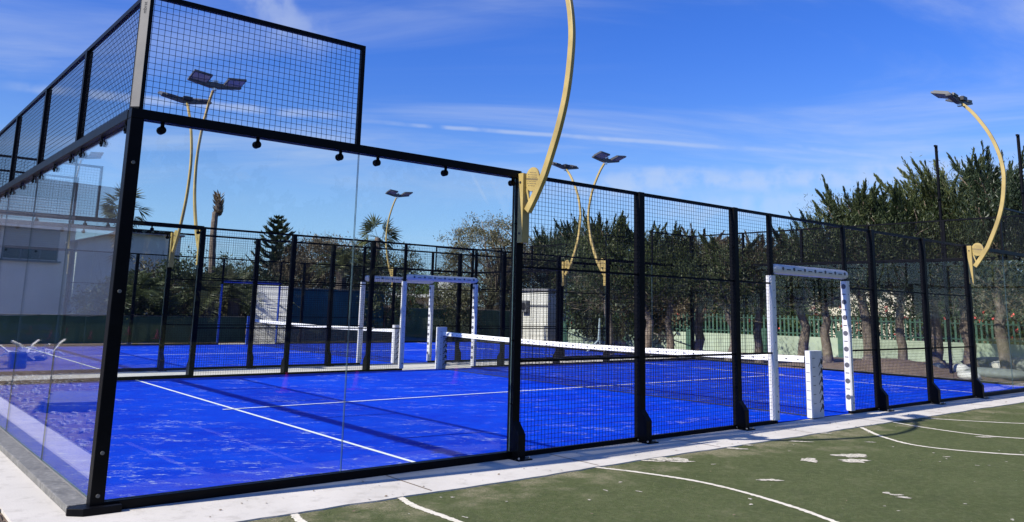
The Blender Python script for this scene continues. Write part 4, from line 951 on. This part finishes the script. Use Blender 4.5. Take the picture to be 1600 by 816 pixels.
# ------------------------------------------------------------------ rubble and building leftovers
def lump(mb, c, r, seed, flat=1., mi=0, n=(7, 12), jit=.12):
    rg = random.Random(seed); vs = []; fs = []; ph = [rg.uniform(0, 6) for _ in range(4)]
    for i in range(n[0]+1):
        a = math.pi*i/n[0]
        for j in range(n[1]):
            t = 2*math.pi*j/n[1]; k = 1+jit*math.sin(3*t+ph[0]+a)+jit*.8*math.sin(5*t+ph[1])*math.sin(3*a+ph[2])
            sx = abs(math.sin(a))**.7*k
            vs.append((c[0]+r[0]*sx*math.cos(t), c[1]+r[1]*sx*math.sin(t), c[2]+r[2]*math.cos(a)*flat))
    for i in range(n[0]):
        for j in range(n[1]): fs.append((i*n[1]+j, (i+1)*n[1]+j, (i+1)*n[1]+(j+1) % n[1], i*n[1]+(j+1) % n[1]))
    mb.add(vs, fs, mi)
def lump_thing(name, u, v, r, m, label, cat, seed, rz=0., group=None, dz=0.):
    p = gp(u, v); mb = MB(); lump(mb, (0, 0, r[2]*.8), r, seed); o = mb.build(name, m, smooth=True); o.location = (p[0], p[1], -.03+dz); o.rotation_euler[2] = rz; return tag(o, label, cat, group)
lump_thing('sand_sack', 1501, 588, (.30, .24, .20), 'bag', 'pale bulging sack left of the last black post', 'sack', 1, .4, 'sacks by the end wall')
lump_thing('sand_sack', 1514, 592, (.36, .24, .12), 'bag', 'flat pale sack at the foot of the last black post', 'sack', 2, .9, 'sacks by the end wall')
lump_thing('sand_sack', 1563, 583, (.30, .24, .18), 'bag', 'whitish sack on the grey sheeting right of the last black post', 'sack', 3, .2, 'sacks by the end wall', dz=.05)
lump_thing('grey_sheeting', 1545, 590, (1.0, .5, .16), 'tarp_grey', 'crumpled grey sheeting heap right of the last black post', 'tarpaulin', 4, -1.2)
lump_thing('grey_sheeting', 1590, 582, (1.3, .6, .26), 'tarp_grey', 'dark crumpled sheeting heap at the right edge', 'tarpaulin', 5, -1.1)
lump_thing('rolled_turf', 1578, 592, (.8, .13, .09), 'stone', 'pale rolled strip lying before the grey sheeting', 'roll', 6, -.75)
lump_thing('tarp_bundle', 1468, 586, (.20, .18, .20), 'tarp_dark', 'dark blue bundle between the last two black posts', 'bundle', 7)
lump_thing('stone_block', 1540, 577, (.28, .24, .18), 'stone', 'round beige stone at the foot of the tree by the last black post', 'stone', 8, .3)
# brown soil mound
p0 = gp(1345, 583); vs = []; fs = []; nx, ny = 44, 22; rgm = np.random.default_rng(3)
for i in range(nx):
    for j in range(ny):
        a = (i/(nx-1)-.5)*2; b = (j/(ny-1)-.5)*2; h = max(0, (1-a*a)*(1-b*b))**.8*(.26+.10*math.sin(5*a+1)+.06*math.sin(9*a*b+2))+rgm.uniform(-.02, .02)
        x = a*3.2; y = b*1.0; c_, s_ = math.cos(-1.25), math.sin(-1.25); vs.append((p0[0]+1.2+x*c_-y*s_, p0[1]+x*s_+y*c_, -.04+h))
for i in range(nx-1):
    for j in range(ny-1): fs.append((i*ny+j, (i+1)*ny+j, (i+1)*ny+j+1, i*ny+j+1))
o = MB().add(vs, fs).build('soil_mound', 'soil', smooth=True); o['kind'] = 'stuff'; o['label'] = 'brown soil heap behind the end wall'
def plank(u, v, L, wd, th, rot, label, m='wood', z=.1):
    p = gp(u, v); o = MB().box((-L/2, -wd/2, 0), (L/2, wd/2, th)).build('plank', m, bevel=.004); o.location = (p[0], p[1], z); o.rotation_euler = rot; return tag(o, label, 'plank')
plank(1062, 552, 2.2, .10, .04, (0, .30, -1.0), 'weathered plank sloping down beyond the net', z=.38)
# pale turquoise trestle leaning near the hut
p = gp(935, 550); root = empty('trestle_frame', (p[0], p[1], -.03), 'pale turquoise folding frame right of the white hut', 'frame', rz=-.6)
mb = MB(); mb.tube([(-.45, 0, .0), (.0, 0, .45), (.05, 0, 1.25)], .035, n=8); mb.build('leg', 'teal_wall', root)
mb = MB(); mb.tube([(.05, .0, 1.25), (.06, .0, .0)], .03, n=8); mb.build('leg', 'teal_wall', root); MB().tube([(-.35, 0, .12), (.055, 0, .12)], .02, n=6).build('crossbar', 'teal_wall', root)

# things lying on the dirt outside the back wall (seen mirrored in its glass)
o = MB().box((-.45, -.75, 0), (.45, .75, .14)).build('concrete_slab', 'rail_grey', bevel=.015); o.location = (-1.35, 6.6, -.02); o.rotation_euler[2] = .25; tag(o, 'flat grey slab on the dirt, mirrored in the back glass', 'slab')
rgs = random.Random(6); root = empty('scrap_pile', (-2.1, 15.8, -.02), 'tangle of broken white plastic rods, mirrored in the back glass', 'scrap')
mb = MB()
for i in range(34):
    a = rgs.uniform(0, 6.28); e = rgs.uniform(-.1, .6); L = rgs.uniform(.25, .6); x, y, z = rgs.uniform(-.5, .5), rgs.uniform(-.7, .7), rgs.uniform(.05, .25)
    d = (math.cos(a)*math.cos(e)*L, math.sin(a)*math.cos(e)*L, math.sin(e)*L); mb.tube([(x, y, z), (x+d[0]*.5, y+d[1]*.5, z+d[2]*.5+.05), (x+d[0], y+d[1], max(.02, z+d[2]))], .022, n=5)
mb.build('white_rod', 'plastic_white', root)
mb = MB(); lump(mb, (-.2, .5, .08), (.3, .3, .12), 3); mb.build('torn_sheet', 'tarp_dark', root, smooth=True)
o = MB().box((-.15, -.2, 0), (.15, .2, .34)).build('storage_box', 'tarp_dark', bevel=.02); o.location = (-1.62, 14.0, -.02); tag(o, 'dark blue box on the dirt, mirrored in the back glass', 'box')
#o = MB().box((-.05, -.11, 0), (.05, .11, .05)).build('brick', 'tarp_dark', bevel=.005); o.location = (-.33, 1.55, 0); tag(o, 'small dark brick on the white kerb outside the back wall', 'brick')
